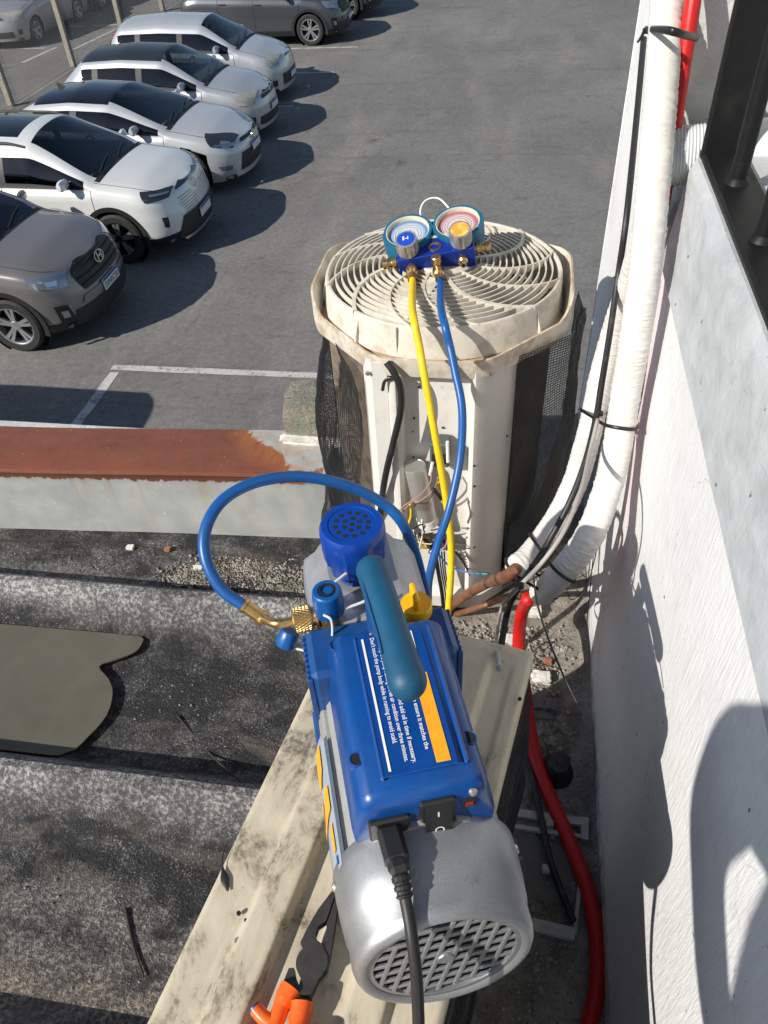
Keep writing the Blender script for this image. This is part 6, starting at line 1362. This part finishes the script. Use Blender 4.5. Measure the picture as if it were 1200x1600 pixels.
X = lambda x, y, z: (px0 + x, py0 + y, z)
V = [(X(0, 0, -.50), (.15, .11)), (X(0, .01, -.32), (.14, .10)), (X(0, .03, -.10), (.165, .115)), (X(0, .04, .04), (.15, .10)), (X(0, .05, .12), .06), (X(0, .07, .18), .055), (X(0, .10, .25), .085), (X(0, .10, .34), .08),
     ((-.40, -.36, .10), .072), ((-.400, -.205, -.03), .058), ((-.402, -.205, -.175), .043), ((-.40, -.35, -.218), .034), ((-.36, -.44, -.218), .028),
     ((-.20, -.46, .06), .068), ((-.11, -.30, -.15), .046), ((-.03, -.12, -.11), .035), ((.02, -.075, -.085), .029),
     (X(-.10, 0, -.58), .095), (X(-.11, .03, -.95), .062), (X(-.11, -.01, -1.28), .045), (X(-.11, .12, -1.325), .04), (X(.10, 0, -.58), .095), (X(.11, .03, -.95), .062), (X(.11, -.01, -1.28), .045), (X(.11, .12, -1.325), .04)]
E_ = [(0, 1), (1, 2), (2, 3), (3, 4), (4, 5), (5, 6), (6, 7), (3, 8), (8, 9), (9, 10), (10, 11), (11, 12), (3, 13), (13, 14), (14, 15), (15, 16), (0, 17), (17, 18), (18, 19), (19, 20), (0, 21), (21, 22), (22, 23), (23, 24)]
body = skin_mesh('body', V, E_, M_SKIN, 2, pers)
# clothing: shells a little larger than the body
VS = [(V[i][0], tuple(q * 1.10 for q in (V[i][1] if isinstance(V[i][1], tuple) else (V[i][1], V[i][1])))) for i in (0, 1, 2, 3, 8, 9, 13, 14)]
VS[5] = ((Vector(V[8][0]).lerp(Vector(V[9][0]), .75)), (.062, .062)); VS[7] = ((Vector(V[13][0]).lerp(Vector(V[14][0]), .75)), (.062, .062))
VS[5] = (V[9][0], (.062, .062))
skin_mesh('shirt', VS, [(0, 1), (1, 2), (2, 3), (3, 4), (4, 5), (3, 6), (6, 7)], M_SHIRT, 2, pers)
VT = [((V[0][0]), (.158, .12)), (V[17][0], (.105, .105)), (V[18][0], (.075, .075)), ((Vector(V[19][0]) + Vector((0, 0, .03))), (.06, .06)), (V[21][0], (.105, .105)), (V[22][0], (.075, .075)), ((Vector(V[23][0]) + Vector((0, 0, .03))), (.06, .06))]
skin_mesh('trousers', VT, [(0, 1), (1, 2), (2, 3), (0, 4), (4, 5), (5, 6)], M_JEANS, 2, pers)
skin_mesh('hair', [(X(0, .085, .38), (.075, .075)), (X(0, .06, .33), (.085, .085)), (X(0, .045, .26), (.06, .06))], [(0, 1), (1, 2)], M_HAIR, 2, pers)
for sg in (-1, 1):
    skin_mesh('shoe', [(X(.11 * sg, -.03, -1.325), (.05, .04)), (X(.11 * sg, .08, -1.332), (.05, .035)), (X(.11 * sg, .17, -1.338), (.045, .028))], [(0, 1), (1, 2)], M_SHOE, 2, pers)
# phone just behind the lens, hands closed on its edges
fwv = fw.normalized(); rv = rt.normalized(); uv = -dnv.normalized()
pc = -fwv * .014 - uv * .055 + rv * .02
PHM = Matrix(((rv.x, uv.x, fwv.x, pc.x), (rv.y, uv.y, fwv.y, pc.y), (rv.z, uv.z, fwv.z, pc.z), (0, 0, 0, 1)))
solo(MB().box((0, 0, 0), (.074, .15, .009), .003, PHM), 'phone', M_PHONE, 'dark phone held in the photographer\'s hands behind the camera position', 'phone')
for sg, iw in ((1, 16),):
    w0 = Vector(V[iw][0]); palm = pc + rv * (.050 * sg) - uv * .035 - fwv * .02; kn = pc + rv * (.046 * sg) - uv * .01 - fwv * .012
    Vh = [(palm, (.026, .016)), (w0, (.026, .022)), (kn, (.022, .013))]; Eh = [(0, 1), (0, 2)]
    for k in range(4):
        b0 = pc + rv * (.046 * sg) + uv * (.012 - .02 * k) - fwv * .014; b1 = pc + rv * (.047 * sg) + uv * (.014 - .02 * k) + fwv * .0; b2 = pc + rv * (.036 * sg) + uv * (.014 - .02 * k) + fwv * .009 - fwv * .018
        n = len(Vh); Vh += [(b0, (.009, .009)), (b1, (.0085, .0085)), (b2 - fwv * .004, (.0075, .0075))]; Eh += [(2, n), (n, n + 1), (n + 1, n + 2)]
    n = len(Vh); Vh += [(palm + uv * .03 - fwv * .004 - rv * .012 * sg, (.011, .011)), (pc + rv * .02 * sg - uv * .0 - fwv * .016, (.0095, .0095))]; Eh += [(0, n), (n, n + 1)]
    skin_mesh('hand', Vh, Eh, M_SKIN, 1, pers)
# left hand resting on the shirt front
w0 = Vector(V[12][0]); Vh = [(w0 + Vector((.035, -.008, 0)), (.026, .016)), (w0, (.026, .02))]; Eh = [(0, 1)]
for k in range(4):
    b0 = w0 + Vector((.065, -.012, .024 - .016 * k)); n = len(Vh); Vh += [(b0, (.009, .009)), (b0 + Vector((.03, -.012, .0)), (.0085, .0085)), (b0 + Vector((.05 - .004 * abs(k - 1), -.022, -.002)), (.0075, .0075))]; Eh += [(0, n), (n, n + 1), (n + 1, n + 2)]
n = len(Vh); Vh += [(w0 + Vector((.03, -.002, .034)), (.011, .011)), (w0 + Vector((.055, -.006, .05)), (.009, .009))]; Eh += [(0, n), (n, n + 1)]
skin_mesh('hand', Vh, Eh, M_SKIN, 1, pers)
